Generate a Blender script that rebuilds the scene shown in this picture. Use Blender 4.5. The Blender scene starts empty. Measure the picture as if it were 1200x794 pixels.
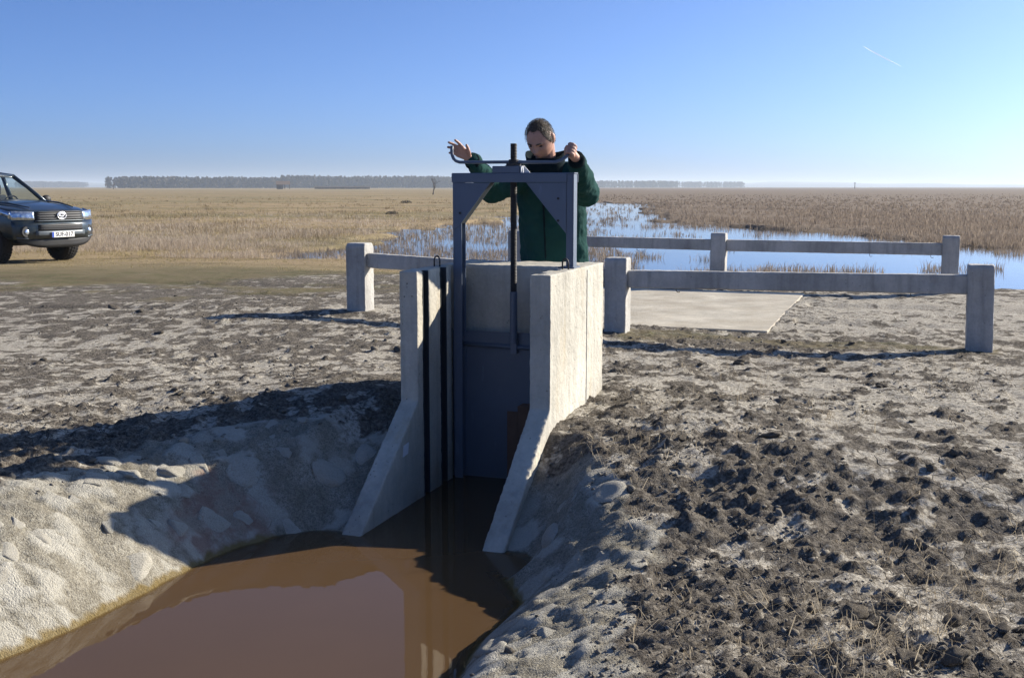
import bpy, bmesh, math, random
import numpy as np
from mathutils import Vector, Matrix, Quaternion

random.seed(7)
RNG = np.random.default_rng(11)
SC = bpy.context.scene
COL = SC.collection

# ------------------------------------------------------------------ camera
CAM_Z = 1.34
cam = bpy.data.cameras.new('camera')
cam.sensor_width = 36.0
cam.lens = 39.0
cam.clip_start = 0.05
cam.clip_end = 60000.0
cam_ob = bpy.data.objects.new('camera', cam)
COL.objects.link(cam_ob)
cam_ob.location = (0, 0, CAM_Z)
cam_ob.rotation_euler = (math.radians(90 - 7.797), 0, 0)
SC.camera = cam_ob

# ------------------------------------------------------------------ sky, sun, exposure
SUN_AZ = 62.0      # degrees to the right of the view direction (+Y)
SUN_EL = 24.6
world = bpy.data.worlds.new('World')
SC.world = world
world.use_nodes = True
wn = world.node_tree
wn.nodes.clear()
sky = wn.nodes.new('ShaderNodeTexSky')
sky.sky_type = 'NISHITA'
sky.sun_disc = False
sky.sun_elevation = math.radians(SUN_EL)
sky.sun_rotation = math.radians(SUN_AZ)
sky.altitude = 90
sky.air_density = 0.45
sky.dust_density = 1.5
sky.ozone_density = 6.0
bg = wn.nodes.new('ShaderNodeBackground')
bg.inputs['Strength'].default_value = 0.088
wo = wn.nodes.new('ShaderNodeOutputWorld')
tint = wn.nodes.new('ShaderNodeMix'); tint.data_type = 'RGBA'; tint.blend_type = 'MULTIPLY'
tint.inputs[0].default_value = 1.0
tint.inputs[7].default_value = (0.81, 0.975, 1.13, 1)      # cool white balance of the photograph
wn.links.new(sky.outputs[0], tint.inputs[6])
wn.links.new(tint.outputs[2], bg.inputs['Color'])
wn.links.new(bg.outputs[0], wo.inputs['Surface'])
SUN_DIR = Vector((math.sin(math.radians(SUN_AZ)) * math.cos(math.radians(SUN_EL)),
                  math.cos(math.radians(SUN_AZ)) * math.cos(math.radians(SUN_EL)),
                  math.sin(math.radians(SUN_EL))))
sl = bpy.data.lights.new('sun', 'SUN')
sl.energy = 5.0
sl.angle = math.radians(0.53)
sl.color = (1.0, 0.91, 0.77)
sun_ob = bpy.data.objects.new('sun', sl)
COL.objects.link(sun_ob)
sun_ob.rotation_euler = SUN_DIR.to_track_quat('Z', 'Y').to_euler()
sun_ob.location = (20, 10, 15)
SC.view_settings.view_transform = 'Standard'
SC.view_settings.look = 'None'
SC.view_settings.gamma = 1.0
SC.view_settings.use_curve_mapping = False
SC.view_settings.exposure = 0.9

# ------------------------------------------------------------------ helpers
def link(o):
    COL.objects.link(o)
    return o

def tag(o, label=None, cat=None, group=None, kind=None):
    if label: o['label'] = label
    if cat: o['category'] = cat
    if group: o['group'] = group
    if kind: o['kind'] = kind
    return o

def empty(name, loc=(0, 0, 0), rz=0.0):
    o = bpy.data.objects.new(name, None)
    o.empty_display_size = 0.2
    o.location = loc
    o.rotation_euler = (0, 0, rz)
    return link(o)

def mesh_np(name, V, polys, smooth=False):
    me = bpy.data.meshes.new(name)
    me.from_pydata([tuple(v) for v in V], [], polys)
    me.update()
    if smooth:
        me.polygons.foreach_set('use_smooth', [True] * len(me.polygons))
    return me

def mesh_fast(name, V, F):
    """V (n,3) float, F (m,k) int, all faces with the same corner count"""
    me = bpy.data.meshes.new(name)
    V = np.asarray(V, dtype=np.float32); F = np.asarray(F, dtype=np.int32)
    m, k = F.shape
    me.vertices.add(len(V)); me.vertices.foreach_set('co', V.ravel())
    me.loops.add(m * k); me.loops.foreach_set('vertex_index', F.ravel())
    me.polygons.add(m)
    me.polygons.foreach_set('loop_start', np.arange(0, m * k, k, dtype=np.int32))
    try:
        me.polygons.foreach_set('loop_total', np.full(m, k, dtype=np.int32))
    except Exception:
        pass
    me.update(calc_edges=True)
    return me

def set_smooth(me, v=True):
    me.polygons.foreach_set('use_smooth', np.full(len(me.polygons), v))
    me.update()

def color_attr(me, name, arr):
    at = me.color_attributes.new(name, 'FLOAT_COLOR', 'POINT')
    at.data.foreach_set('color', np.asarray(arr, dtype=np.float32).ravel())

def ob(name, me, mat=None, parent=None):
    o = bpy.data.objects.new(name, me)
    if mat is not None:
        me.materials.clear(); me.materials.append(mat)
    if parent is not None:
        o.parent = parent
    return link(o)

def bm_obj(name, bm, mat=None, parent=None, smooth=False, bevel=0.0, seg=2):
    bmesh.ops.recalc_face_normals(bm, faces=bm.faces)
    me = bpy.data.meshes.new(name)
    bm.to_mesh(me); bm.free()
    if smooth: set_smooth(me)
    o = ob(name, me, mat, parent)
    if bevel > 0:
        m = o.modifiers.new('bevel', 'BEVEL'); m.width = bevel; m.segments = seg
        m.limit_method = 'ANGLE'; m.angle_limit = math.radians(35)
    return o

def bm_box(bm, a, b):
    x0, y0, z0 = a; x1, y1, z1 = b
    v = [bm.verts.new(p) for p in ((x0,y0,z0),(x1,y0,z0),(x1,y1,z0),(x0,y1,z0),(x0,y0,z1),(x1,y0,z1),(x1,y1,z1),(x0,y1,z1))]
    for f in ((0,3,2,1),(4,5,6,7),(0,1,5,4),(1,2,6,5),(2,3,7,6),(3,0,4,7)):
        bm.faces.new([v[i] for i in f])
    return v

def box_obj(name, a, b, mat, parent, bevel=0.0, seg=2):
    bm = bmesh.new(); bm_box(bm, a, b)
    return bm_obj(name, bm, mat, parent, bevel=bevel, seg=seg)

def bm_prism(bm, pts, off):
    """extrude the polygon pts (3D) by the vector off"""
    off = Vector(off)
    a = [bm.verts.new(p) for p in pts]
    b = [bm.verts.new(Vector(p) + off) for p in pts]
    n = len(pts)
    bm.faces.new(a); bm.faces.new(list(reversed(b)))
    for i in range(n):
        bm.faces.new([a[i], a[(i+1) % n], b[(i+1) % n], b[i]])

def frame_from(d, up=Vector((0, 0, 1))):
    d = Vector(d).normalized()
    if abs(d.dot(up)) > 0.97: up = Vector((0, 1, 0))
    x = d.cross(up).normalized(); y = x.cross(d).normalized()
    return x, y

def bm_tube(bm, pts, radii, n=12, caps=True, flat=1.0):
    """tube through pts with one radius each (or a pair rx, ry)"""
    pts = [Vector(p) for p in pts]
    rings = []
    px = None
    for i, p in enumerate(pts):
        if i == 0: d = pts[1] - pts[0]
        elif i == len(pts) - 1: d = pts[-1] - pts[-2]
        else: d = (pts[i+1] - pts[i]).normalized() + (pts[i] - pts[i-1]).normalized()
        d.normalize()
        if px is None:
            x, y = frame_from(d)
        else:
            x = (px - d * px.dot(d)).normalized(); y = x.cross(d).normalized()
        px = x
        r = radii[i] if hasattr(radii, '__len__') else radii
        rx, ry = r if hasattr(r, '__len__') else (r, r * flat)
        rings.append([bm.verts.new(p + x * (rx * math.cos(2*math.pi*k/n)) + y * (ry * math.sin(2*math.pi*k/n))) for k in range(n)])
    for i in range(len(rings) - 1):
        for k in range(n):
            bm.faces.new([rings[i][k], rings[i][(k+1) % n], rings[i+1][(k+1) % n], rings[i+1][k]])
    if caps:
        bm.faces.new(list(reversed(rings[0]))); bm.faces.new(rings[-1])

def bm_ellipsoid(bm, c, r, rot=None, nu=20, nv=14):
    c = Vector(c)
    rot = rot or Matrix.Identity(3)
    rows = []
    for j in range(1, nv):
        th = math.pi * j / nv
        rows.append([bm.verts.new(c + rot @ Vector((r[0]*math.sin(th)*math.cos(2*math.pi*i/nu), r[1]*math.sin(th)*math.sin(2*math.pi*i/nu), r[2]*math.cos(th)))) for i in range(nu)])
    top = bm.verts.new(c + rot @ Vector((0, 0, r[2]))); bot = bm.verts.new(c + rot @ Vector((0, 0, -r[2])))
    for i in range(nu):
        bm.faces.new([top, rows[0][i], rows[0][(i+1) % nu]])
        bm.faces.new([bot, rows[-1][(i+1) % nu], rows[-1][i]])
        for j in range(len(rows) - 1):
            bm.faces.new([rows[j][i], rows[j+1][i], rows[j+1][(i+1) % nu], rows[j][(i+1) % nu]])

def bm_capsule(bm, pts, radii, n=14):
    """tube with round ends, for bodies that are fused by a remesh afterwards"""
    bm_tube(bm, pts, radii, n)
    for p, r in ((pts[0], radii[0]), (pts[-1], radii[-1])):
        r = r if not hasattr(r, '__len__') else min(r)
        bm_ellipsoid(bm, p, (r, r, r), nu=n, nv=8)

def eval_mesh(o):
    dg = bpy.context.evaluated_depsgraph_get()
    dg.update()
    return bpy.data.meshes.new_from_object(o.evaluated_get(dg))

def drop(o):
    me = o.data
    bpy.data.objects.remove(o)
    if me is not None and me.users == 0: bpy.data.meshes.remove(me)

def boolean_cut(o, cutters):
    for c in cutters:
        m = o.modifiers.new('cut', 'BOOLEAN'); m.operation = 'DIFFERENCE'; m.object = c; m.solver = 'EXACT'
    me = eval_mesh(o)
    o.modifiers.clear(); o.data = me
    for c in cutters: drop(c)
    return o

# ------------------------------------------------------------------ noise
_P = np.random.default_rng(5).permutation(4096)
_G = np.random.default_rng(6).uniform(0, 2*np.pi, 4096)
def perlin(x, y, seed=0):
    xi = np.floor(x).astype(np.int64); yi = np.floor(y).astype(np.int64)
    xf = x - xi; yf = y - yi
    u = xf*xf*xf*(xf*(xf*6-15)+10); v = yf*yf*yf*(yf*(yf*6-15)+10)
    def g(ix, iy, fx, fy):
        h = _G[_P[(_P[(ix + seed*17) & 4095] + iy) & 4095]]
        return np.cos(h)*fx + np.sin(h)*fy
    a = g(xi, yi, xf, yf); b = g(xi+1, yi, xf-1, yf); c = g(xi, yi+1, xf, yf-1); d = g(xi+1, yi+1, xf-1, yf-1)
    return (a + u*(b-a) + v*((c + u*(d-c)) - (a + u*(b-a)))) * 1.5
def fbm(x, y, octv=4, seed=0, gain=0.5):
    s = 0; a = 1.0
    for i in range(octv):
        s = s + a*perlin(x*2**i + 13.7*i, y*2**i - 7.1*i, seed + i); a *= gain
    return s
def sstep(a, b, x):
    t = np.clip((x - a) / (b - a), 0, 1)
    return t*t*(3 - 2*t)
def sd_poly(px, py, poly):
    """signed distance to a polygon, negative inside"""
    d = np.full(px.shape, 1e18); inside = np.zeros(px.shape, bool)
    n = len(poly)
    for i in range(n):
        ax, ay = poly[i]; bx, by = poly[(i+1) % n]
        ex, ey = bx-ax, by-ay
        wx, wy = px-ax, py-ay
        t = np.clip((wx*ex + wy*ey) / (ex*ex + ey*ey), 0, 1)
        d = np.minimum(d, (wx-ex*t)**2 + (wy-ey*t)**2)
        c = ((ay > py) != (by > py))
        if ey != 0:
            inside ^= c & (px < (bx-ax)*(py-ay)/ey + ax)
    d = np.sqrt(d)
    return np.where(inside, -d, d)

# ------------------------------------------------------------------ materials
def new_mat(name):
    m = bpy.data.materials.new(name); m.use_nodes = True
    nt = m.node_tree
    bs = nt.nodes['Principled BSDF']
    return m, nt, bs

class NT:
    """short-hand for building node trees"""
    def __init__(s, nt): s.nt = nt; s.l = nt.links.new
    def n(s, t, **kw):
        x = s.nt.nodes.new(t)
        for k, v in kw.items(): setattr(x, k, v)
        return x
    def coord(s, kind='Object'):
        return s.n('ShaderNodeTexCoord').outputs[kind]
    def noise(s, vec, scale, detail=4, rough=0.55, dist=0.0, out='Fac'):
        x = s.n('ShaderNodeTexNoise'); x.inputs['Scale'].default_value = scale; x.inputs['Detail'].default_value = detail
        x.inputs['Roughness'].default_value = rough; x.inputs['Distortion'].default_value = dist
        s.l(vec, x.inputs['Vector']); return x.outputs[out]
    def mapping(s, vec, scale=(1,1,1), rot=(0,0,0)):
        x = s.n('ShaderNodeMapping'); x.inputs['Scale'].default_value = scale; x.inputs['Rotation'].default_value = rot
        s.l(vec, x.inputs['Vector']); return x.outputs[0]
    def ramp(s, fac, stops):
        x = s.n('ShaderNodeValToRGB'); e = x.color_ramp.elements
        while len(e) < len(stops): e.new(0.5)
        for i, (p, c) in enumerate(stops):
            e[i].position = p; e[i].color = (c, c, c, 1) if not hasattr(c, '__len__') else (*c[:3], 1)
        s.l(fac, x.inputs['Fac']); return x.outputs['Color']
    def mix(s, fac, a, b, mode='MIX'):
        x = s.n('ShaderNodeMix', data_type='RGBA', blend_type=mode)
        for i, v in ((0, fac), (6, a), (7, b)):
            if hasattr(v, 'is_linked') or hasattr(v, 'links'): s.l(v, x.inputs[i])
            elif hasattr(v, '__len__'): x.inputs[i].default_value = (*v[:3], 1)
            else: x.inputs[i].default_value = v
        return x.outputs[2]
    def math(s, op, a, b=0.0, clamp=False):
        x = s.n('ShaderNodeMath', operation=op, use_clamp=clamp)
        for i, v in ((0, a), (1, b)):
            if hasattr(v, 'links'): s.l(v, x.inputs[i])
            else: x.inputs[i].default_value = v
        return x.outputs[0]
    def bump(s, h, strength=0.3, dist=0.01, prev=None):
        x = s.n('ShaderNodeBump'); x.inputs['Strength'].default_value = strength; x.inputs['Distance'].default_value = dist
        s.l(h, x.inputs['Height'])
        if prev is not None: s.l(prev, x.inputs['Normal'])
        return x.outputs['Normal']

def simple(name, col, rough=0.5, metal=0.0, var=0.15, nscale=8.0, bump=0.0, bscale=60.0, spec=None):
    m, nt, bs = new_mat(name); t = NT(nt)
    co = t.coord()
    f = t.noise(co, nscale, 5)
    a = tuple(c*(1-var) for c in col); b = tuple(min(1, c*(1+var)) for c in col)
    t.l(t.mix(f, a, b), bs.inputs['Base Color'])
    bs.inputs['Roughness'].default_value = rough; bs.inputs['Metallic'].default_value = metal
    if spec is not None: bs.inputs['Specular IOR Level'].default_value = spec
    if bump > 0:
        t.l(t.bump(t.noise(co, bscale, 4), bump, 0.01), bs.inputs['Normal'])
    return m

def mat_concrete(name, col, dirt=0.6, rust=True):
    m, nt, bs = new_mat(name); t = NT(nt)
    co = t.coord()
    big = t.noise(co, 2.2, 6, 0.6)
    fine = t.noise(co, 45, 4, 0.6)
    streak = t.noise(t.mapping(co, (9, 9, 0.9)), 1.6, 5, 0.6)
    base = t.mix(t.ramp(big, [(0.3, 0.0), (0.7, 1.0)]), tuple(c*0.72 for c in col), tuple(c*1.18 for c in col))
    base = t.mix(t.math('MULTIPLY', t.ramp(streak, [(0.48, 0.0), (0.70, 1.0)]), 0.75*dirt), base, tuple(c*0.40 for c in col))
    if rust:
        st2 = t.noise(t.mapping(co, (5, 5, 1.1)), 1.3, 6, 0.65)
        base = t.mix(t.math('MULTIPLY', t.ramp(st2, [(0.56, 0.0), (0.72, 1.0)]), 0.4), base, (0.36, 0.27, 0.14))
    base = t.mix(0.35, base, t.mix(fine, (0.25,)*3, (0.75,)*3), 'OVERLAY')
    vo = t.n('ShaderNodeTexVoronoi'); vo.inputs['Scale'].default_value = 34; vo.inputs['Randomness'].default_value = 1
    t.l(co, vo.inputs['Vector'])
    gate = t.ramp(t.noise(co, 11, 2), [(0.52, 0.0), (0.60, 1.0)])
    pores = t.math('MULTIPLY', t.ramp(vo.outputs['Distance'], [(0.08, 1.0), (0.16, 0.0)]), gate)
    base = t.mix(t.math('MULTIPLY', pores, 0.75), base, tuple(c*0.22 for c in col))
    t.l(base, bs.inputs['Base Color'])
    bs.inputs['Roughness'].default_value = 0.88
    bs.inputs['Specular IOR Level'].default_value = 0.25
    h = t.math('SUBTRACT', t.math('ADD', fine, t.math('MULTIPLY', big, 1.5)), t.math('MULTIPLY', pores, 1.2))
    t.l(t.bump(h, 0.7, 0.008), bs.inputs['Normal'])
    return m

def mat_steel_paint(name, col):
    m, nt, bs = new_mat(name); t = NT(nt)
    co = t.coord()
    f = t.noise(co, 5, 6, 0.6)
    base = t.mix(f, tuple(c*0.8 for c in col), tuple(c*1.2 for c in col))
    sc = t.noise(t.mapping(co, (14, 14, 2)), 2.4, 6, 0.7)
    base = t.mix(t.math('MULTIPLY', t.ramp(sc, [(0.60, 0.0), (0.70, 1.0)]), 0.35), base, tuple(min(1, c*1.9) for c in col))
    ru = t.noise(co, 13, 5, 0.65)
    base = t.mix(t.ramp(ru, [(0.70, 0.0), (0.74, 1.0)]), base, (0.10, 0.05, 0.03))
    t.l(base, bs.inputs['Base Color'])
    bs.inputs['Roughness'].default_value = 0.5
    t.l(t.bump(t.noise(co, 70, 3), 0.12, 0.004), bs.inputs['Normal'])
    return m

M = {}
M['concrete'] = mat_concrete('concrete', (0.50, 0.475, 0.405), 0.45)
M['rail_concrete'] = mat_concrete('rail_concrete', (0.46, 0.445, 0.41), 0.6, rust=False)
M['slab_concrete'] = mat_concrete('slab_concrete', (0.50, 0.46, 0.375), 0.3)
def _dirty(m, c, sc, amt=0.9):
    t = NT(m.node_tree); bs = m.node_tree.nodes['Principled BSDF']
    src = bs.inputs['Base Color'].links[0].from_socket
    f = t.ramp(t.noise(t.coord(), sc, 7, 0.68), [(0.42, 0.0), (0.62, amt)])
    t.l(t.mix(f, src, c), bs.inputs['Base Color'])
_dirty(M['slab_concrete'], (0.31, 0.265, 0.195), 1.3, 0.55)
M['blue_steel'] = mat_steel_paint('blue_steel', (0.100, 0.130, 0.180))
M['gate_steel'] = mat_steel_paint('gate_steel', (0.080, 0.108, 0.150))
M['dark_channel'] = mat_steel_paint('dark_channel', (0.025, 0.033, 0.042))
M['rust'] = simple('rust', (0.10, 0.055, 0.035), 0.85, 0, 0.5, 14, 0.3, 50)
M['dark_iron'] = simple('dark_iron', (0.035, 0.033, 0.032), 0.6, 0.3, 0.4, 30, 0.2, 80)
M['paper_white'] = simple('paper_white', (0.62, 0.64, 0.66), 0.7, 0, 0.06)
M['skin'] = simple('skin', (0.46, 0.25, 0.18), 0.55, 0, 0.28, 26, 0.25, 110)
M['jacket'] = simple('jacket', (0.013, 0.052, 0.047), 0.9, 0, 0.30, 7, 0.25, 160, 0.08)
M['jacket_dark'] = simple('jacket_dark', (0.008, 0.016, 0.020), 0.9, 0, 0.3, 9, 0.2, 160, 0.05)
M['trousers'] = simple('trousers', (0.020, 0.026, 0.022), 0.9, 0, 0.3, 9, 0.25, 150)
M['boots'] = simple('boots', (0.02, 0.016, 0.012), 0.7, 0, 0.3)
M['hair'] = simple('hair', (0.075, 0.062, 0.050), 0.75, 0, 0.7, 110, 0.8, 220)
M['eye_dark'] = simple('eye_dark', (0.03, 0.022, 0.018), 0.5, 0, 0.2)
M['lip'] = simple('lip', (0.34, 0.16, 0.13), 0.55, 0, 0.1)

def weather(o, voxel, amp, scale=0.05):
    r = o.modifiers.new('remesh', 'REMESH'); r.mode = 'VOXEL'; r.voxel_size = voxel
    tx = bpy.data.textures.new('wear', 'CLOUDS'); tx.noise_scale = scale; tx.noise_depth = 3
    d = o.modifiers.new('wear', 'DISPLACE'); d.texture = tx; d.strength = amp; d.mid_level = 0.5; d.texture_coords = 'LOCAL'
    mat = o.data.materials[0]
    me = eval_mesh(o); o.modifiers.clear(); o.data = me; me.materials.clear(); me.materials.append(mat); set_smooth(me)
    return o

# structure frame: local x = across the channel (to the right), local y = along the channel (away)
OX, OY = 0.187, 5.383
TH = math.radians(19.5)
def st_of(X, Y):
    dx, dy = X-OX, Y-OY
    return dx*math.cos(TH) - dy*math.sin(TH), dx*math.sin(TH) + dy*math.cos(TH)
def xy_of(s, t):
    return OX + s*math.cos(TH) + t*math.sin(TH), OY - s*math.sin(TH) + t*math.cos(TH)

POOL_Z = -0.27
MARSH_Z = -0.20
POOL = [(-1.93,3.15),(-1.80,3.547),(-1.645,3.935),(-1.445,4.345),(-1.31,4.70),(-1.085,4.965),(-0.81,5.04),
        (-0.063,4.70),(-0.02,4.486),(0.013,4.167),(-0.107,3.795),(-0.184,3.488),(-0.3,3.0),(-0.6,2.55),(-1.2,2.4),(-1.7,2.65)]
POND = [(-6.2,24.3),(-4.16,23.9),(-1.2,22.0),(1.47,18.9),(5.2,16.8),(7.4,15.85),(14,13.4),(40,4),(70,-6),
        (90,18),(60,24),(30,27),(16,27.6),(12.7,27.9),(11.2,29.4),(11.6,32.2),(11.2,35),(11.4,39),(8.7,43.2),(7.05,49.5),
        (8.2,62),(10.2,78),(12,100),(9,112),(5,104),(3.6,92),(1.6,70),(-1.6,48),(-4.6,37),(-3.6,30)]

# ------------------------------------------------------------------ ground
def bank_width(X, Y):
    return 0.60 + 0.10*perlin(X*0.9+3, Y*0.9, 31) + 0.06*sstep(-1.2, -1.8, X)
def ground_base(X, Y):
    """smooth ground height, before clods"""
    s, t = st_of(X, Y)
    d = sd_poly(X, Y, POOL) + 0.035*fbm(X*2.1, Y*2.1, 3, 21)
    W = bank_width(X, Y)
    plain = 0.12*(1 - sstep(6.2, 9.3, Y))
    plain = plain + 0.13*np.exp(-(((X+2.6)/3.0)**2 + ((Y-11.3)/2.6)**2))
    plain = plain + 0.10*np.exp(-(((X+0.9)/0.9)**2 + ((Y-6.1)/0.9)**2))
    plain = plain + 0.05*np.exp(-(((X-0.9)/0.7)**2 + ((Y-5.6)/0.8)**2))
    plain = plain + 0.035*fbm(X*0.35, Y*0.35, 3, 3)*(1-sstep(8, 11, Y)*0.6)
    plain = plain - 0.18*sstep(5.1, 3.9, Y)*sstep(-0.4, 0.2, X)
    rut = np.exp(-((t-6.3)/0.16)**2) + np.exp(-((t-8.0)/0.2)**2) + 0.7*np.exp(-((t-4.35)/0.13)**2)*sstep(-1.5, -2.2, s)
    plain = plain - 0.05*rut*(0.6+0.8*perlin(s*0.5, t*0.5, 8))*((s < -2.2) | (s > 0.6))
    # slab bed stays below the slab
    slabm = sstep(0.01, -0.07, np.maximum(np.maximum(s-0.44, -2.6-s), np.maximum(5.36-t, t-9.3)))
    plain = plain*(1-slabm) - 0.05*slabm
    # beyond the road: marsh and field
    far = sstep(10.6, 12.2, t)
    fieldz = -0.10 + 0.09*fbm(X*0.11, Y*0.11, 3, 40)*np.exp(-np.maximum(Y-20, 0)/120.0) - 0.03
    left = sstep(-3.0, -7.0, X + 0.10*(Y-20))
    far = far*(1-left) + sstep(15.5, 24, Y)*left
    plain = plain*(1-far) + np.maximum(fieldz, -0.17)*far
    dp = sd_poly(X, Y, POND) + 0.9*fbm(X*0.45, Y*0.45, 3, 44)*np.clip(Y/25.0, 0.4, 3.0)
    pond = sstep(0.5, -0.7, dp)*sstep(10.4, 12.0, t)
    plain = plain*(1-pond) + (-0.42)*pond
    bank = np.sin(np.clip(d/W, 0, 1)*np.pi/2)**0.9
    z = np.where(d > 0, POOL_Z + (plain-POOL_Z)*bank, POOL_Z - np.minimum(0.40, 0.55*-d))
    wtop = 0.245+np.minimum(t, 0)*0.77 - 0.02 - 0.09*np.clip(1+t/0.75, 0, 1)
    wm = sstep(0.34, 0.06, s)*sstep(-1.15, -0.87, s)*sstep(0.30, 0.0, t)*sstep(-1.0, -0.8, t)
    z = np.where((d > 0) | (wm > 0.5), z*(1-wm)+np.minimum(z, wtop)*wm, z)
    # inside the concrete chamber
    inside = (s > -0.76) & (s < -0.05) & (t > -0.72) & (t < 0.75)
    z = np.where(inside, -0.62, z)
    return z, d, W, s, t, pond, far, left

def axis(core0, core1, step, segs):
    """coordinates: a fine core, then on both sides steps that grow"""
    a = list(np.arange(core0, core1 + step*0.5, step))
    hi, lo = [], []
    for sign, store, start, plan in ((1, hi, a[-1], segs[1]), (-1, lo, a[0], segs[0])):
        p, dx = start, step
        for lim, g in plan:
            while abs(p - start) < lim:
                dx *= g; p += sign*dx; store.append(p)
    return np.array(lo[::-1] + a + hi)

xs = axis(-2.7, 2.9, 0.018, ([(8, 1.017), (7000, 1.07)], [(8, 1.017), (7000, 1.07)]))
ys = axis(2.5, 6.4, 0.0155, ([(6, 1.12), (1500, 1.35)], [(18, 1.0068), (9000, 1.04)]))
GX, GY = np.meshgrid(xs, ys)
gz, gd, gW, gs, gt, gpond, gfar, gleft = ground_base(GX, GY)
inside_ch = (gs > -0.79) & (gs < -0.02) & (gt > -0.74) & (gt < 0.8)

# zones
near = 1 - sstep(14, 22, GY)
clay = sstep(1.06, 0.86, gd/gW + 0.16*fbm(GX*3.2, GY*3.2, 4, 50)) * (GY < 9)
rimw = 0.42 + 0.55*sstep(0.1, 0.5, GX)*sstep(5.2, 4.0, GY)
rim = sstep(0.86, 1.05, gd/gW)*sstep(1.9, 0.9, (gd-gW)/rimw + 0.5*fbm(GX*1.7, GY*1.7, 3, 52))*(GY < 7.5)
rightside = sstep(0.35, 0.6, GX)*sstep(1.9, 1.1, GX)*sstep(7.4, 6.0, GY)*sstep(2.4, 3.0, GY)
pn = 0.45*fbm(GX*0.75, GY*0.75, 3, 60) + 0.90*fbm(GX*4.2, GY*4.2, 4, 64, 0.72)
pn = pn - 0.30*rim + 0.02*rightside + 0.07 + 0.16*sstep(0.45, 0.9, GX)*sstep(5.0, 4.2, GY)
pn = pn + 0.40*sstep(0.7, 1.8, GX)*sstep(4.6, 5.6, GY)*sstep(8.6, 7.8, GY)
pn = pn + 0.04*(GX < -0.5)*sstep(5.6, 6.4, GY) + 0.06*sstep(6.3, 7.5, GY)*sstep(12.5, 10, GY)*(GX < -0.6) - 0.40*sstep(10.5, 14.0, GY-0.15*GX)*(gs < -1.0)
pn = pn - 0.35*sstep(0.5, 0.0, np.abs(gt-4.6))*(gs > -1.2) + 0.55*sstep(0.2, 0.5, gs)*sstep(5.2, 5.8, gt)*sstep(10.2, 9.6, gt)
pale = sstep(-0.05, 0.38, pn)
road = sstep(4.9, 5.4, gt)*sstep(10.3, 9.6, gt)
turf = sstep(12.0, 18.5, GY - 0.30*(GX+4) + 3.2*fbm(GX*0.4, GY*0.4, 5, 70, 0.65))*(GX < 4)*(1-sstep(0.0, 1.0, gs+1.4)*road)
turf = np.maximum(turf, 0.6*sstep(0.45, 0.15, np.abs(gt-4.75+0.35*perlin(GX, GY, 77)))*(gs > -0.8)*(gs < 2.4))
turf = turf*(1-gfar*0.2)

# clods stamped into the sheet
def clod_density(X, Y, d, W, s, t):
    return (d > W*0.85)
NCL = 17000
iy = RNG.uniform(1/13.5, 1/2.4, NCL*3)
cy = 1/iy
cx = RNG.uniform(-1, 1, NCL*3)*np.maximum(0.58*cy, 1.4)
_, cd, cW, cs, ct, _, _, _ = ground_base(cx, cy)
cn = fbm(cx*0.8, cy*0.8, 3, 81) + 0.5*fbm(cx*2.6, cy*2.6, 2, 85)
prob = 0.30 + 0.75*cn + 0.12*(cx < -0.6) + 0.5*((cd-cW) < 0.5) + 0.35*((cx > 0.3) & (cx < 2.0) & (cy < 6.5))
prob = np.where((ct > 5.0) & (ct < 10.2), prob*0.25, prob)
prob = np.where(cd < cW*0.9, 0.0, prob)
prob = np.where((cs > -0.84) & (cs < 0.03) & (ct > -0.8) & (ct < 1.05), 0.0, prob)
keep = RNG.uniform(0, 1, NCL*3) < prob
cx, cy = cx[keep][:NCL], cy[keep][:NCL]
cr = 0.006 + 0.020*RNG.power(0.22, len(cx))
cr = cr*(0.6 + 0.075*cy)*np.where(RNG.uniform(0, 1, len(cx)) < 0.03, 1.7, 1.0)
clodm = np.zeros_like(gz); lift = np.zeros_like(gz)
for i in range(len(cx)):
    R = cr[i]*1.5
    i0, i1 = np.searchsorted(xs, (cx[i]-R, cx[i]+R)); j0, j1 = np.searchsorted(ys, (cy[i]-R, cy[i]+R))
    if i1 <= i0 or j1 <= j0: continue
    dx = xs[i0:i1][None, :]-cx[i]; dy = ys[j0:j1][:, None]-cy[i]
    an = RNG.uniform(0, 3.14); e = RNG.uniform(0.65, 1.0)
    u = dx*math.cos(an)+dy*math.sin(an); v = (-dx*math.sin(an)+dy*math.cos(an))/e
    rr = np.sqrt(u*u+v*v)/cr[i]
    ph = RNG.uniform(0, 6.28); a2 = np.arctan2(v, u)
    rr = rr*(1+0.22*np.sin(a2*3+ph)+0.16*np.sin(a2*5+2*ph)+0.1*np.sin(a2*9+3*ph))
    h = np.clip(1-rr**2.6, 0, 1)**0.55
    hh = cr[i]*RNG.uniform(0.35, 0.85)
    lift[j0:j1, i0:i1] = np.maximum(lift[j0:j1, i0:i1], h*hh)
    clodm[j0:j1, i0:i1] = np.maximum(clodm[j0:j1, i0:i1], np.clip(h*1.6, 0, 1)*RNG.uniform(0.35, 1.0))
nearm = (1-sstep(13, 24, GY))*(1-gpond)
rough = fbm(GX*4.5, GY*4.5, 3, 90, 0.6); fine = fbm(GX*15, GY*15, 3, 95, 0.75)
crumb = fbm(GX*7.5, GY*7.5, 4, 97, 0.72)
soil = (1-pale)*(1-clay)*(1-0.7*turf)
dz = nearm*(1-0.35*(GX < -0.5)*sstep(5.6, 6.4, GY))*(0.012*rough + 0.006*fine*(0.35+0.8*soil) + 0.021*np.maximum(crumb, -0.12)*(0.25+0.7*soil) + 0.012*np.maximum(rough, 0)*rim)
billow = np.abs(fbm(GX*9, GY*9, 3, 99, 0.6))
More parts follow.
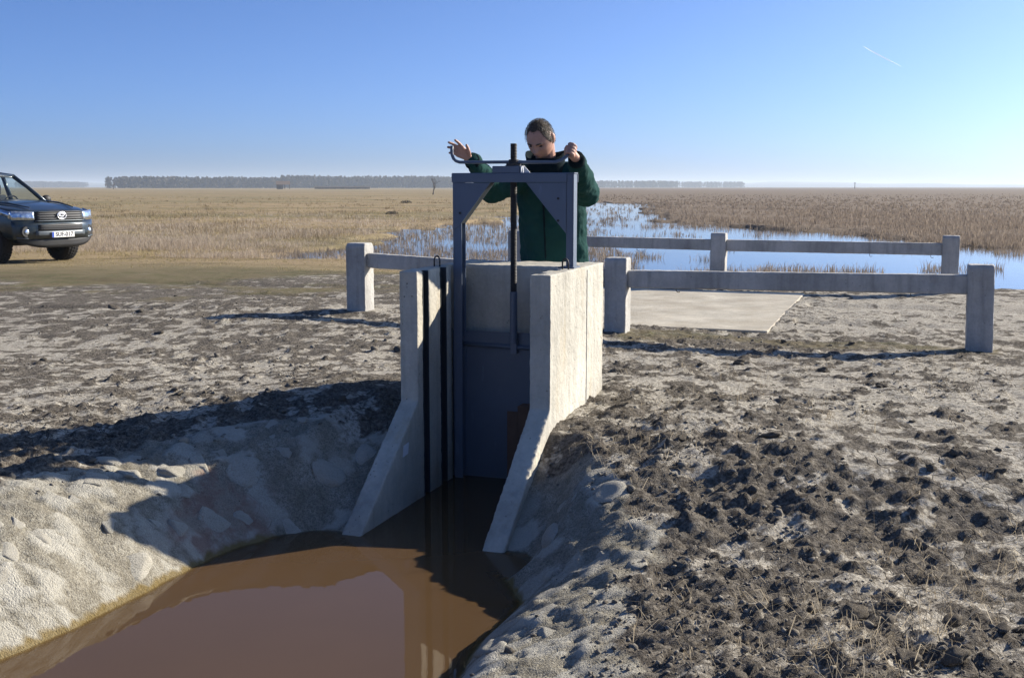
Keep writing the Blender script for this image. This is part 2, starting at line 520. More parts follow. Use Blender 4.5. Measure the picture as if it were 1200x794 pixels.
def worley(x, y, seed):
    xi = np.floor(x).astype(np.int64); yi = np.floor(y).astype(np.int64)
    f1 = np.full(x.shape, 9.0); f2 = np.full(x.shape, 9.0); idc = np.zeros(x.shape)
    for a in (-1, 0, 1):
        for b in (-1, 0, 1):
            h = _P[(_P[(xi+a+seed*31) & 4095] + yi+b) & 4095]
            px_ = xi+a+0.5+0.42*np.cos(_G[h]); py_ = yi+b+0.5+0.42*np.sin(_G[h])
            q = np.hypot(px_-x, py_-y)
            idc = np.where(q < f1, (h % 997)/997.0, idc)
            f2 = np.minimum(f2, np.maximum(f1, q)); f1 = np.minimum(f1, q)
    return f1, f2, idc
clay_i = clay > 0.02
facet = np.zeros_like(gz); fid = np.zeros_like(gz)
wxx = GX[clay_i]*7.0 + 0.35*fbm(GX[clay_i]*9, GY[clay_i]*9, 2, 130); wyy = GY[clay_i]*8.5 + 0.35*fbm(GX[clay_i]*9, GY[clay_i]*9, 2, 133)
w1, w2, wid_ = worley(wxx, wyy, 3)
facet[clay_i] = sstep(0.04, 0.22, w2-w1)*(wid_ > 0.45); fid[clay_i] = wid_
claylump = np.abs(fbm(GX*5.5, GY*5.5, 4, 103, 0.55))
dz = dz*(1-0.75*clay) + clay*(0.012*(claylump-0.3) + 0.007*fine*(1-0.8*facet) + 0.007*crumb*(1-0.7*facet) + 0.010*facet*fid)*sstep(0.0, 0.15, gd)
dz = dz + lift*(1-clay)
dz = dz*(1-0.85*sstep(0.22, 0.03, gs)*(gs > -0.9)*sstep(0.15, 0.0, gt)*(gt > -0.95))
dz = np.where(inside_ch, 0, dz)
slab_area = (gs < 0.46) & (gs > -2.65) & (gt > 5.33) & (gt < 9.35)
dz = np.where(slab_area, np.minimum(dz, 0.02), dz)
gz2 = gz + dz
pale = np.clip(pale*(1-0.65*clodm) - 0.25*soil*billow, 0, 1)
ny, nx = GX.shape
V = np.stack([GX, GY, gz2], -1).reshape(-1, 3)
idx = np.arange(ny*nx, dtype=np.int32).reshape(ny, nx)
Fq = np.stack([idx[:-1, :-1], idx[:-1, 1:], idx[1:, 1:], idx[1:, :-1]], -1).reshape(-1, 4)
gme = mesh_fast('ground', V, Fq)
set_smooth(gme)
wet = sstep(0.030, 0.0, gd + 0.012*fine)*(GY < 7)
stain = sstep(0.30, 0.55, np.exp(-(((GX+1.23)/0.28)**2+((GY-4.86)/0.30)**2)) + 0.35*fbm(GX*5, GY*5, 4, 120))
reedz = sstep(0.0, 3.0, GX - 0.0*GY)*gfar
color_attr(gme, 'mask', np.stack([pale, turf, clay, gfar], -1).reshape(-1, 4))
color_attr(gme, 'mask2', np.stack([wet, stain*clay, reedz, facet*fid], -1).reshape(-1, 4))

def mat_ground():
    m, nt, bs = new_mat('ground'); t = NT(nt)
    co = t.coord()
    a1 = t.n('ShaderNodeVertexColor', layer_name='mask'); a2 = t.n('ShaderNodeVertexColor', layer_name='mask2')
    s1 = t.n('ShaderNodeSeparateColor'); t.l(a1.outputs['Color'], s1.inputs[0])
    s2 = t.n('ShaderNodeSeparateColor'); t.l(a2.outputs['Color'], s2.inputs[0])
    pale_, turf_, clay_, far_ = s1.outputs[0], s1.outputs[1], s1.outputs[2], a1.outputs['Alpha']
    wet_, stain_, reed_, clod_ = s2.outputs[0], s2.outputs[1], s2.outputs[2], a2.outputs['Alpha']
    n1 = t.noise(co, 9, 6, 0.65); n2 = t.noise(co, 48, 5, 0.7); n3 = t.noise(co, 2.2, 5, 0.6); n4 = t.noise(co, 150, 3, 0.6)
    soil_ = t.mix(n1, (0.038, 0.032, 0.026), (0.112, 0.097, 0.079))
    soil_ = t.mix(t.ramp(n2, [(0.42, 0.0), (0.68, 0.85)]), soil_, (0.28, 0.25, 0.205))
    crust = t.mix(n3, (0.37, 0.34, 0.28), (0.58, 0.54, 0.46))
    crust = t.mix(t.ramp(n2, [(0.36, 0.9), (0.58, 0.0)]), crust, (0.15, 0.128, 0.098))
    # drying cracks
    wv = t.n('ShaderNodeVectorMath', operation='ADD')
    dn = t.n('ShaderNodeTexNoise'); dn.inputs['Scale'].default_value = 7; t.l(co, dn.inputs['Vector'])
    sc = t.n('ShaderNodeVectorMath', operation='SCALE'); sc.inputs['Scale'].default_value = 0.11
    t.l(dn.outputs['Color'], sc.inputs[0]); t.l(co, wv.inputs[0]); t.l(sc.outputs[0], wv.inputs[1])
    vo = t.n('ShaderNodeTexVoronoi', feature='DISTANCE_TO_EDGE'); vo.inputs['Scale'].default_value = 9.0
    t.l(wv.outputs[0], vo.inputs['Vector'])
    crack = t.math('MULTIPLY', t.ramp(vo.outputs['Distance'], [(0.006, 1.0), (0.026, 0.0)]), t.ramp(t.noise(co, 1.1, 3), [(0.50, 0.0), (0.60, 0.9)]))
    crust = t.mix(t.math('MULTIPLY', crack, 0.85), crust, (0.05, 0.043, 0.035))
    n5 = t.noise(co, 21, 7, 0.78)
    pfac = t.math('ADD', pale_, t.math('MULTIPLY', t.math('SUBTRACT', n5, 0.5), 1.9))
    pfac = t.math('ADD', pfac, t.math('MULTIPLY', t.math('SUBTRACT', n1, 0.5), 0.6))
    col = t.mix(t.ramp(pfac, [(0.30, 0.0), (0.52, 0.32), (0.70, 1.0)]), soil_, crust)
    tf = t.mix(n1, (0.105, 0.088, 0.050), (0.215, 0.175, 0.100))
    tf = t.mix(t.ramp(n3, [(0.45, 0.0), (0.65, 0.7)]), tf, (0.10, 0.105, 0.045))
    tf = t.mix(t.ramp(n2, [(0.55, 0.0), (0.75, 0.7)]), tf, (0.28, 0.245, 0.18))
    col = t.mix(t.ramp(t.math('ADD', turf_, t.math('MULTIPLY', t.math('SUBTRACT', n1, 0.5), 0.8)), [(0.3, 0.0), (0.75, 1.0)]), col, tf)
    cl = t.mix(t.ramp(n1, [(0.3, 0.0), (0.7, 1.0)]), (0.22, 0.20, 0.155), (0.43, 0.405, 0.335))
    cl = t.mix(t.ramp(n2, [(0.30, 0.9), (0.54, 0.0)]), cl, (0.17, 0.15, 0.11))
    cl = t.mix(t.math('MULTIPLY', t.ramp(n4, [(0.38, 0.9), (0.54, 0.0)]), 0.8), cl, (0.13, 0.115, 0.09))
    cl = t.mix(t.math('MULTIPLY', clod_, 0.8), cl, t.mix(n3, (0.42, 0.40, 0.34), (0.58, 0.56, 0.49)))
    cl = t.mix(t.math('MULTIPLY', t.math('MULTIPLY', crack, 0.8), t.ramp(stain_, [(0.05, 0.0), (0.4, 1.0)])), cl, (0.10, 0.08, 0.06))
    cl = t.mix(t.math('MULTIPLY', t.ramp(stain_, [(0.25, 0.0), (0.8, 1.0)]), t.ramp(n1, [(0.46, 0.0), (0.60, 0.75)])), cl, (0.17, 0.075, 0.05))
    cl = t.mix(t.math('MULTIPLY', stain_, 0.35), cl, (0.38, 0.30, 0.25))
    cl = t.mix(t.ramp(t.math('ADD', wet_, t.math('MULTIPLY', t.math('SUBTRACT', n1, 0.5), 0.3)), [(0.25, 0.0), (0.8, 0.85)]), cl, (0.19, 0.135, 0.045))
    col = t.mix(t.ramp(t.math('ADD', clay_, t.math('MULTIPLY', t.math('SUBTRACT', n1, 0.5), 0.5)), [(0.35, 0.0), (0.65, 1.0)]), col, cl)
    # field and marsh floor far off
    f1 = t.noise(t.mapping(co, (0.035, 0.12, 1)), 1.0, 6, 0.6); f2 = t.noise(t.mapping(co, (0.35, 0.8, 1)), 1.0, 8, 0.75)
    fld = t.mix(t.ramp(f1, [(0.42, 0.0), (0.58, 1.0)]), (0.29, 0.215, 0.125), (0.165, 0.140, 0.070))
    fld = t.mix(t.ramp(f2, [(0.40, 0.0), (0.75, 0.8)]), fld, (0.40, 0.32, 0.19))
    fld = t.mix(t.ramp(f2, [(0.32, 0.9), (0.46, 0.0)]), fld, (0.12, 0.10, 0.055))
    rd = t.mix(f2, (0.13, 0.10, 0.072), (0.25, 0.195, 0.14))
    fld = t.mix(reed_, fld, rd)
    col = t.mix(far_, col, fld)
    t.l(col, bs.inputs['Base Color'])
    bs.inputs['Roughness'].default_value = 0.95
    bs.inputs['Specular IOR Level'].default_value = 0.12
    hgt = t.math('ADD', t.math('MULTIPLY', n2, 0.7), t.math('MULTIPLY', n4, 0.6))
    hgt = t.math('SUBTRACT', hgt, t.math('MULTIPLY', t.math('MULTIPLY', crack, 0.9), t.math('SUBTRACT', 1.0, t.math('MULTIPLY', clay_, 0.85))))
    t.l(t.bump(hgt, 0.9, 0.017), bs.inputs['Normal'])
    return m
M['ground'] = mat_ground()
ground = tag(ob('ground', gme, M['ground']), kind='structure')

from mathutils.bvhtree import BVHTree
def ground_z(x, y):
    j = int(np.clip(np.searchsorted(ys, y), 1, ny-1)); i = int(np.clip(np.searchsorted(xs, x), 1, nx-1))
    fx = (x-xs[i-1])/(xs[i]-xs[i-1]); fy = (y-ys[j-1])/(ys[j]-ys[j-1])
    return float((gz2[j-1, i-1]*(1-fx)+gz2[j-1, i]*fx)*(1-fy)+(gz2[j, i-1]*(1-fx)+gz2[j, i]*fx)*fy)
def ground_zs(x, y):
    j = np.clip(np.searchsorted(ys, y), 1, ny-1); i = np.clip(np.searchsorted(xs, x), 1, nx-1)
    fx = (x-xs[i-1])/(xs[i]-xs[i-1]); fy = (y-ys[j-1])/(ys[j]-ys[j-1])
    return (gz2[j-1, i-1]*(1-fx)+gz2[j-1, i]*fx)*(1-fy)+(gz2[j, i-1]*(1-fx)+gz2[j, i]*fx)*fy

# concrete slab of the crossing
bm = bmesh.new()
bm_box(bm, (-2.6, 5.36, -0.16), (0.44, 9.3, 0.006))
o = bm_obj('concrete_path', bm, M['slab_concrete'], bevel=0.012)
o.location = (OX, OY, 0); o.rotation_euler = (0, 0, -TH)
tag(o, kind='structure')

# ------------------------------------------------------------------ water
def mat_pool():
    m, nt, bs = new_mat('pool_water'); t = NT(nt)
    co = t.coord()
    at = t.n('ShaderNodeVertexColor', layer_name='depth')
    se = t.n('ShaderNodeSeparateColor'); t.l(at.outputs['Color'], se.inputs[0])
    n = t.noise(co, 1.5, 4)
    deep = t.mix(n, (0.082, 0.050, 0.024), (0.104, 0.062, 0.030))
    col = t.mix(t.ramp(se.outputs[0], [(0.15, 0.0), (0.9, 1.0)]), (0.20, 0.115, 0.025), deep)
    t.l(col, bs.inputs['Base Color'])
    bs.inputs['Roughness'].default_value = 0.015; bs.inputs['IOR'].default_value = 1.33
    t.l(se.outputs[0], bs.inputs['Alpha'])
    t.l(t.bump(t.noise(co, 5.0, 3), 0.018, 0.02), bs.inputs['Normal'])
    return m
wx = np.linspace(-2.2, 0.75, 150); wy = np.linspace(2.2, 6.1, 190)
WX, WY = np.meshgrid(wx, wy)
wz = ground_zs(WX.ravel(), WY.ravel())
depth = np.clip(POOL_Z - wz, 0, 1)
op = 1-np.exp(-depth*130)
WV = np.stack([WX.ravel(), WY.ravel(), np.full(WX.size, POOL_Z)], -1)
wi = np.arange(WX.size).reshape(WX.shape)
WF = np.stack([wi[:-1, :-1], wi[:-1, 1:], wi[1:, 1:], wi[1:, :-1]], -1).reshape(-1, 4)
wme = mesh_fast('pool_water', WV, WF)
color_attr(wme, 'depth', np.stack([op, op, op, op], -1))
tag(ob('pool_water', wme, mat_pool()), kind='structure')

def mat_marsh():
    m, nt, bs = new_mat('marsh_water'); t = NT(nt)
    co = t.coord()
    t.l(t.mix(t.noise(co, 0.3, 4), (0.035, 0.035, 0.030), (0.06, 0.055, 0.045)), bs.inputs['Base Color'])
    bs.inputs['Roughness'].default_value = 0.05; bs.inputs['IOR'].default_value = 1.33
    h = t.math('ADD', t.noise(t.mapping(co, (1.0, 3.2, 1)), 1.6, 4, 0.6), t.math('MULTIPLY', t.noise(t.mapping(co, (1, 2.4, 1)), 7, 2), 0.25))
    t.l(t.bump(h, 0.03, 0.05), bs.inputs['Normal'])
    return m
bm = bmesh.new()
vs = [bm.verts.new(p) for p in ((-12, 17, MARSH_Z), (6, 13.2, MARSH_Z), (95, -12, MARSH_Z), (130, 40, MARSH_Z), (60, 220, MARSH_Z), (-12, 220, MARSH_Z))]
bm.faces.new(vs)
tag(bm_obj('marsh_water', bm, mat_marsh()), kind='structure')

# ------------------------------------------------------------------ sluice chamber (concrete)
ST_LOC = (OX, OY, 0.0)
ZW = 0.915
SO, SI_L, SI_R = -0.81, -0.71, -0.105     # outer left, inner left, inner right
chamber = empty('sluice_chamber', ST_LOC, -TH)
tag(chamber, 'pale concrete sluice chamber with sloping wing walls standing in the brown pool', 'sluice')
T_END = 1.0
def side_wall(s0, s1, grooves, groove_side):
    prof = [(0.0, ZW), (T_END, ZW), (T_END, -0.9), (-0.80, -0.9), (-0.80, -0.37), (0.0, 0.245)]
    bm = bmesh.new()
    bm_prism(bm, [(s0, t, z) for t, z in prof], (s1-s0, 0, 0))
    o = bm_obj('side_wall', bm, M['concrete'], chamber)
    cut = []
    for g0, g1 in grooves:
        c = bmesh.new()
        a, b = (s1-0.038, s1+0.05) if groove_side > 0 else (s0-0.05, s0+0.038)
        bm_box(c, (a, g0, -1.2), (b, g1, 1.5))
        co = bm_obj('cutter', c, None, chamber); cut.append(co)
    boolean_cut(o, cut)
    o.data.materials.clear(); o.data.materials.append(M['concrete'])
    return weather(o, 0.0095, 0.007)
GROOVES = [(0.068, 0.143), (0.300, 0.382), (0.455, 0.555)]
wl = side_wall(SO, SI_L, GROOVES, 1)
wr = side_wall(SI_R, 0.0, GROOVES, -1)
# steel U channels lining the stop-log grooves
for g0, g1 in GROOVES[:2]:
    for sa, sgn in ((SI_L, 1), (SI_R, -1)):
        bm = bmesh.new()
        base = sa - sgn*0.036
        def bx(a0, a1, t0, t1):
            bm_box(bm, (min(a0, a1), t0, -0.88), (max(a0, a1), t1, ZW-0.004))
        bx(base, base + sgn*0.005, g0+0.002, g1-0.002)
        bx(base + sgn*0.005, sa + sgn*0.001, g0+0.002, g0+0.007)
        bx(base + sgn*0.005, sa + sgn*0.001, g1-0.007, g1-0.002)
        bm_obj('groove_channel', bm, M['dark_channel'], chamber)
bm = bmesh.new()
bm_box(bm, (SI_L+0.002, 0.62, -0.9), (SI_R-0.002, T_END-0.004, ZW-0.003))
weather(bm_obj('headwall', bm, M['concrete'], chamber), 0.011, 0.007)
bm = bmesh.new(); bm_box(bm, (SI_L-0.04, -0.72, -0.8), (SI_R+0.04, 0.60, -0.60))
bm_obj('floor_slab', bm, M['concrete'], chamber)
def loop_bar(s, t, z, h=0.055, w=0.016, rot=0.0, r=0.0045):
    pts = [(-w, 0, -0.03), (-w, 0, h*0.55)]
    pts += [(-w*math.cos(a), 0, h*0.55 + h*0.45*math.sin(a)) for a in np.linspace(0.3, math.pi-0.3, 7)]
    pts += [(w, 0, h*0.55), (w, 0, -0.03)]
    c, sn = math.cos(rot), math.sin(rot)
    bm = bmesh.new(); bm_tube(bm, [(s+p[0]*c, t+p[0]*sn, z+p[2]) for p in pts], r, 8)
    return bm_obj('lifting_loop', bm, M['dark_iron'], chamber, smooth=True)
loop_bar(-0.765, 0.385, ZW)
loop_bar(-0.045, 0.40, ZW)
# form-joint line and thin tie marks on the outer right face
box_obj('joint_strip', (-0.001, 0.655, -0.3), (0.0035, 0.661, ZW-0.02), M['rail_concrete'], chamber)
# inspection tag on the left wing
bm = bmesh.new(); bm_prism(bm, [(SI_L+0.0005, -0.200, -0.002), (SI_L+0.0005, -0.140, 0.004), (SI_L+0.0005, -0.128, 0.060), (SI_L+0.0005, -0.188, 0.054)], (0.003, 0, 0))
bm_obj('paper_tag', bm, M['paper_white'], chamber)
# rusty stop plate standing in the front groove of the right wall
bm = bmesh.new()
bm_box(bm, (-0.330, 0.292, -0.75), (-0.272, 0.298, 0.165))
bm_box(bm, (-0.2715, 0.292, -0.75), (-0.1055, 0.380, 0.195))
bm_obj('stop_plate', bm, M['rust'], chamber, bevel=0.0015, seg=1)

# ------------------------------------------------------------------ sluice gate (painted steel)
gate = empty('sluice_gate', ST_LOC, -TH)
tag(gate, 'blue grey steel sluice gate with gusseted lifting frame, threaded stem and long hand crank', 'sluice gate')
Y0, Y1 = 0.466, 0.530
FT = 1.410
def channel_leg(sweb, inner, z0, z1):
    bm = bmesh.new(); tk = 0.007
    a, b = sorted((sweb, sweb + (tk if inner > sweb else -tk)))
    bm_box(bm, (a, Y0, z0), (b, Y1, z1))
    c, d = sorted((b if inner > sweb else a, inner))
    bm_box(bm, (c, Y0, z0), (d, Y0+tk, z1)); bm_box(bm, (c, Y1-tk, z0), (d, Y1, z1))
    return bm_obj('leg', bm, M['blue_steel'], gate, bevel=0.0015, seg=1)
LL, LR = -0.704, -0.022
channel_leg(LL, LL+0.050, -0.70, FT-0.004)
channel_leg(LR, LR-0.040, ZW-0.02, FT-0.004)
box_obj('foot_plate', (-0.100, 0.445, ZW-0.001), (-0.012, 0.565, ZW+0.008), M['blue_steel'], gate, 0.001, 1)
# crossbeam: angle section, front face and top face
bm = bmesh.new()
bm_box(bm, (LL-0.003, Y0-0.008, FT-0.046), (LR-0.038, Y0-0.001, FT))
bm_box(bm, (LL-0.003, Y0-0.001, FT-0.003), (LR+0.003, Y1+0.004, FT+0.004))
bm_box(bm, (LL-0.003, Y1+0.001, FT-0.046), (LR+0.003, Y1+0.008, FT-0.004))
bm_obj('crossbeam', bm, M['blue_steel'], gate, bevel=0.001, seg=1)
for sgn, s_out, s_in, z_low in ((1, LL+0.002, -0.485, 1.110), (-1, LR-0.040, -0.283, 1.098)):
    bm = bmesh.new()
    sl_ = LL+0.050 if sgn > 0 else LR-0.040
    zl2 = z_low
    for yy in (Y0-0.004, Y1-0.004):
        if sgn > 0:
            bm_prism(bm, [(s_out, yy, FT-0.048), (s_in, yy, FT-0.048), (sl_, yy, zl2+0.035), (s_out, yy, zl2)], (0, 0.0035, 0))
        else:
            bm_prism(bm, [(s_out, yy, FT-0.048), (s_in, yy, FT-0.048), (s_out, yy, zl2)], (0, 0.0035, 0))
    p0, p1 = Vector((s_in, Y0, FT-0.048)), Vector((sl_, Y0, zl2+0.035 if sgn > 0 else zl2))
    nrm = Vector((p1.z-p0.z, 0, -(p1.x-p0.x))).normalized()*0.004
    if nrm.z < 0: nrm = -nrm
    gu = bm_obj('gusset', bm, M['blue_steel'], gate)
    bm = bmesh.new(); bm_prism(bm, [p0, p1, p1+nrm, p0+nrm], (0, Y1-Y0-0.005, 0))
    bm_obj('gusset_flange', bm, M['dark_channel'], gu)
for s_, z_ in ((-0.105, 1.28), (-0.105, 1.165), (-0.66, 1.20)):
    bm = bmesh.new(); bm_tube(bm, [(s_, Y0-0.009, z_), (s_, Y0-0.003, z_)], 0.007, 6); bm_obj('bolt', bm, M['dark_iron'], gate)
SX, SY = -0.366, 0.500
bm = bmesh.new(); bm_box(bm, (-0.475, 0.463, FT+0.004), (-0.322, 0.537, FT+0.040)); bm_obj('bearing_block', bm, M['blue_steel'], gate, bevel=0.003)
bm = bmesh.new()
bm_tube(bm, [(SX, SY, FT+0.040), (SX, SY, FT+0.052), (SX, SY, FT+0.053), (SX, SY, FT+0.074)], [0.040, 0.040, 0.027, 0.027], 18)
bm_obj('hub_nut', bm, M['dark_iron'], gate, bevel=0.001)
bm = bmesh.new(); bm_box(bm, (-0.318, 0.47, FT+0.004), (-0.312, 0.53, FT+0.040)); bm_prism(bm, [(-0.309, 0.497, FT+0.004), (-0.272, 0.497, FT+0.004), (-0.309, 0.497, FT+0.044)], (0, 0.005, 0))
bm_obj('bracket', bm, M['paper_white'], gate)
# threaded stem: real ridges on the upper part
bm = bmesh.new()
pts, rad = [], []
z = 0.74
while z < 1.566:
    pts.append((SX, SY, z)); rad.append(0.0185); pts.append((SX, SY, z+0.004)); rad.append(0.0158); z += 0.008
bm_tube(bm, pts, rad, 14)
bm_obj('stem', bm, M['dark_iron'], gate)
bm = bmesh.new(); bm_tube(bm, [(SX, SY, 0.50), (SX, SY, 0.775)], 0.0205, 14); bm_tube(bm, [(SX, SY, 0.775), (SX, SY, 0.785)], [0.0205, 0.014], 14)
bm_obj('lower_rod', bm, M['blue_steel'], gate)
bm = bmesh.new(); bm_box(bm, (SX-0.018, SY-0.004, 0.44), (SX+0.018, SY+0.028, 0.512)); bm_obj('rod_clevis', bm, M['blue_steel'], gate, bevel=0.002)
bm = bmesh.new(); bm_box(bm, (SI_L-0.026, 0.528, -0.70), (SI_R+0.026, 0.536, 0.552)); bm_obj('gate_plate', bm, M['gate_steel'], gate)
bm = bmesh.new(); bm_tube(bm, [(SI_L+0.002, 0.516, 0.480), (SI_R-0.002, 0.516, 0.470)], 0.0115, 10); bm_obj('stiffener', bm, M['gate_steel'], gate, smooth=True)
# crank handle with turned-up ends
hz = FT+0.062
hp = [(-0.716, 0.490, 1.560), (-0.718, 0.490, 1.535), (-0.716, 0.490, 1.512), (-0.708, 0.490, 1.492), (-0.694, 0.490, 1.479), (-0.672, 0.492, hz), (-0.55, 0.496, hz-0.001), (SX, SY, hz-0.001),
      (-0.25, 0.500, hz-0.003), (-0.135, 0.502, hz-0.003), (-0.105, 0.512, 1.479), (-0.085, 0.535, 1.497), (-0.072, 0.555, 1.518), (-0.064, 0.570, 1.540), (-0.060, 0.575, 1.562)]
bm = bmesh.new(); bm_tube(bm, hp, 0.0088, 12); bm_obj('crank_handle', bm, M['blue_steel'], gate, smooth=True)

# ------------------------------------------------------------------ concrete guard rails
def guard_rail(t_line, posts, rails, label, hooks):
    root = empty('guard_rail', (*xy_of(posts[0][0], t_line), 0.0), -TH)
    tag(root, label, 'guard rail', 'concrete guard rails of the crossing')
    s00 = posts[0][0]
    for s, z0, z1, lean in posts:
        bm = bmesh.new()
        w = 0.102; c = 0.035
        # domed top: chamfered on the sides across the rail
        prof = [(-w, -0.5), (w, -0.5), (w, z1-0.045), (w*0.93, z1-0.018), (w*0.72, z1), (-w*0.72, z1), (-w*0.93, z1-0.018), (-w, z1-0.045)]
        bm_prism(bm, [(s-s00-w, q, z) for q, z in prof], (2*w, 0, 0))
        for v in bm.verts: v.co.x += lean*(v.co.z-z0)
        weather(bm_obj('post', bm, M['rail_concrete'], root), 0.011, 0.008, 0.06)
    for (sa, za), (sb, zb), hgt in rails:
        bm = bmesh.new()
        a, b = sa-s00, sb-s00
        n = 10
        yy = 0.052
        pts = [(a, -yy, za-hgt), (b, -yy, zb-hgt), (b, -yy, zb), (a, -yy, za)]
        bm_prism(bm, pts, (0, 2*yy, 0))
        rl = weather(bm_obj('rail', bm, M['rail_concrete'], root), 0.012, 0.007, 0.07)
        for hs in hooks:
            if sa < hs < sb:
                zz = za + (zb-za)*(hs-sa)/(sb-sa) - hgt
                bm = bmesh.new()
                pp = [(hs-s00 + 0.022*math.cos(q), 0, zz-0.012+0.022*math.sin(q)) for q in np.linspace(0.6, 2*math.pi-0.9, 10)]
                bm_tube(bm, pp, 0.0035, 6)
                bm_obj('wire_loop', bm, M['dark_iron'], rl)
    return root
guard_rail(4.80, [(-3.51, 0.12, 0.790, 0.0), (-0.865, 0.05, 0.700, 0.0), (2.235, -0.02, 0.706, -0.03)],
           [((-3.41, 0.690), (-0.966, 0.585), 0.145), ((-0.764, 0.585), (2.128, 0.618), 0.16)],
           'concrete post and rail barrier nearer the camera beside the bare soil', [-0.30, 1.7])
guard_rail(10.1, [(-3.70, -0.05, 0.715, 0.0), (-0.78, -0.05, 0.720, 0.0), (2.165, -0.05, 0.727, 0.0)],
           [((-3.60, 0.655), (-0.882, 0.632), 0.15), ((-0.678, 0.632), (2.063, 0.628), 0.155)],
           'farther concrete post and rail barrier along the flooded marsh', [-1.9, 1.2, 1.95])

# ------------------------------------------------------------------ stones, clods, straw
def rock_variant(seed, sub=2, rough=0.22, flat=0.7, cuts=(0.55, 0.92)):
    bm = bmesh.new(); bmesh.ops.create_icosphere(bm, subdivisions=sub, radius=1.0)
    r = np.random.default_rng(seed)
    D = r.normal(size=(9, 3)); D /= np.linalg.norm(D, axis=1)[:, None]; cut = r.uniform(cuts[0], cuts[1], 9)
    ph = r.uniform(0, 6.28, 6); K = r.normal(size=(6, 3))*2.2
    for v in bm.verts:
        p = np.array(v.co)
        for d, c in zip(D, cut):
            h = p@d
            if h > c: p = p - d*(h-c)*0.95
        p = p*(1+rough*sum(math.sin(K[k]@p+ph[k]) for k in range(6))/3.2)
        v.co = (p[0], p[1], p[2]*flat)
    V = np.array([v.co[:] for v in bm.verts]); F = np.array([[q.index for q in f.verts] for f in bm.faces])
    bm.free()
    return V, F

def mat_stone():
    m, nt, bs = new_mat('bank_stone'); t = NT(nt)
    co = t.coord(); inf = t.n('ShaderNodeObjectInfo')
    n = t.noise(co, 3.0, 6, 0.65); n2 = t.noise(co, 14, 5, 0.7)
    c = t.mix(n, (0.36, 0.34, 0.285), (0.58, 0.555, 0.485))
    c = t.mix(t.ramp(n2, [(0.30, 0.7), (0.5, 0.0)]), c, (0.20, 0.18, 0.14))
    c = t.mix(t.math('MULTIPLY', inf.outputs['Random'], 0.35), c, (0.28, 0.255, 0.20))
    t.l(c, bs.inputs['Base Color']); bs.inputs['Roughness'].default_value = 0.92
    bs.inputs['Specular IOR Level'].default_value = 0.15
    t.l(t.bump(n2, 0.6, 0.05), bs.inputs['Normal'])
    return m
M['stone'] = mat_stone()
def mat_clod():
    m, nt, bs = new_mat('soil_clod'); t = NT(nt)
    co = t.coord()
    n1 = t.noise(co, 10, 5, 0.65); n2 = t.noise(co, 60, 5, 0.7)
    c = t.mix(n1, (0.060, 0.052, 0.043), (0.150, 0.132, 0.108))
    at = t.n('ShaderNodeVertexColor', layer_name='tint'); c = t.mix(at.outputs['Color'], c, (0.30, 0.275, 0.23))
    c = t.mix(t.ramp(n2, [(0.48, 0.0), (0.75, 0.8)]), c, (0.26, 0.235, 0.19))
    t.l(c, bs.inputs['Base Color']); bs.inputs['Roughness'].default_value = 0.95
    bs.inputs['Specular IOR Level'].default_value = 0.1
    t.l(t.bump(n2, 0.7, 0.01), bs.inputs['Normal'])
    return m
M['clod'] = mat_clod()

def mat_big_clod():
    m, nt, bs = new_mat('big_clod'); t = NT(nt)
    co = t.coord(); n1 = t.noise(co, 2.2, 6, 0.7); n2 = t.noise(co, 8, 5, 0.75); inf = t.n('ShaderNodeObjectInfo')
    c = t.mix(n1, (0.065, 0.055, 0.044), (0.17, 0.148, 0.118)); c = t.mix(t.ramp(n2, [(0.5, 0.0), (0.75, 0.8)]), c, (0.27, 0.24, 0.19))
    t.l(c, bs.inputs['Base Color']); bs.inputs['Roughness'].default_value = 0.95; bs.inputs['Specular IOR Level'].default_value = 0.1
    t.l(t.bump(n2, 0.5, 0.10), bs.inputs['Normal'])
    return m
M['big_clod'] = mat_big_clod()
# pale stones bedded in the clay of the bank: pieces of the ground
stone_me = []
for k in range(7):
    Vr, Fr = rock_variant(200+k, 3, 0.10, 0.5, (0.42, 0.80))
    me_ = mesh_fast('stone', Vr, Fr); set_smooth(me_); me_.materials.append(M['stone']); stone_me.append(me_)
placed = []
tries = 0
while len(placed) < 70 and tries < 6000:
    tries += 1
    x = random.uniform(-2.3, 0.75); y = random.uniform(2.7, 5.7)
    dd = float(sd_poly(np.array([x]), np.array([y]), POOL)[0]); w = float(bank_width(np.array([x]), np.array([y]))[0])
    s_, t_ = st_of(x, y)
    if not (0.06 < dd < w*0.92): continue
    if -0.9 < s_ < 0.12 and t_ > -0.9: continue
    if x > -0.2 and random.random() < 0.6: continue
    rr_ = random.uniform(0.026, 0.07) if random.random() < 0.7 else random.uniform(0.07, 0.115)
    if any((x-a)**2+(y-b)**2 < (0.8*(rr_+c))**2 for a, b, c in placed): continue
    placed.append((x, y, rr_))
    g = ground_z(x, y)
    e = 0.05
    nrm = Vector((-(ground_z(x+e, y)-ground_z(x-e, y))/(2*e), -(ground_z(x, y+e)-ground_z(x, y-e))/(2*e), 1)).normalized()
    o = ob('stone', random.choice(stone_me), None, ground)
    q = nrm.to_track_quat('Z', 'Y') @ Quaternion((0, 0, 1), random.uniform(0, 6.28))
    o.rotation_euler = q.to_euler()
    sc_ = (rr_*random.uniform(0.85, 1.3), rr_*random.uniform(0.75, 1.05), rr_*random.uniform(0.75, 1.05))
    o.scale = sc_
    o.location = Vector((x, y, g)) - nrm*(sc_[2]*0.42*random.uniform(0.25, 0.55))

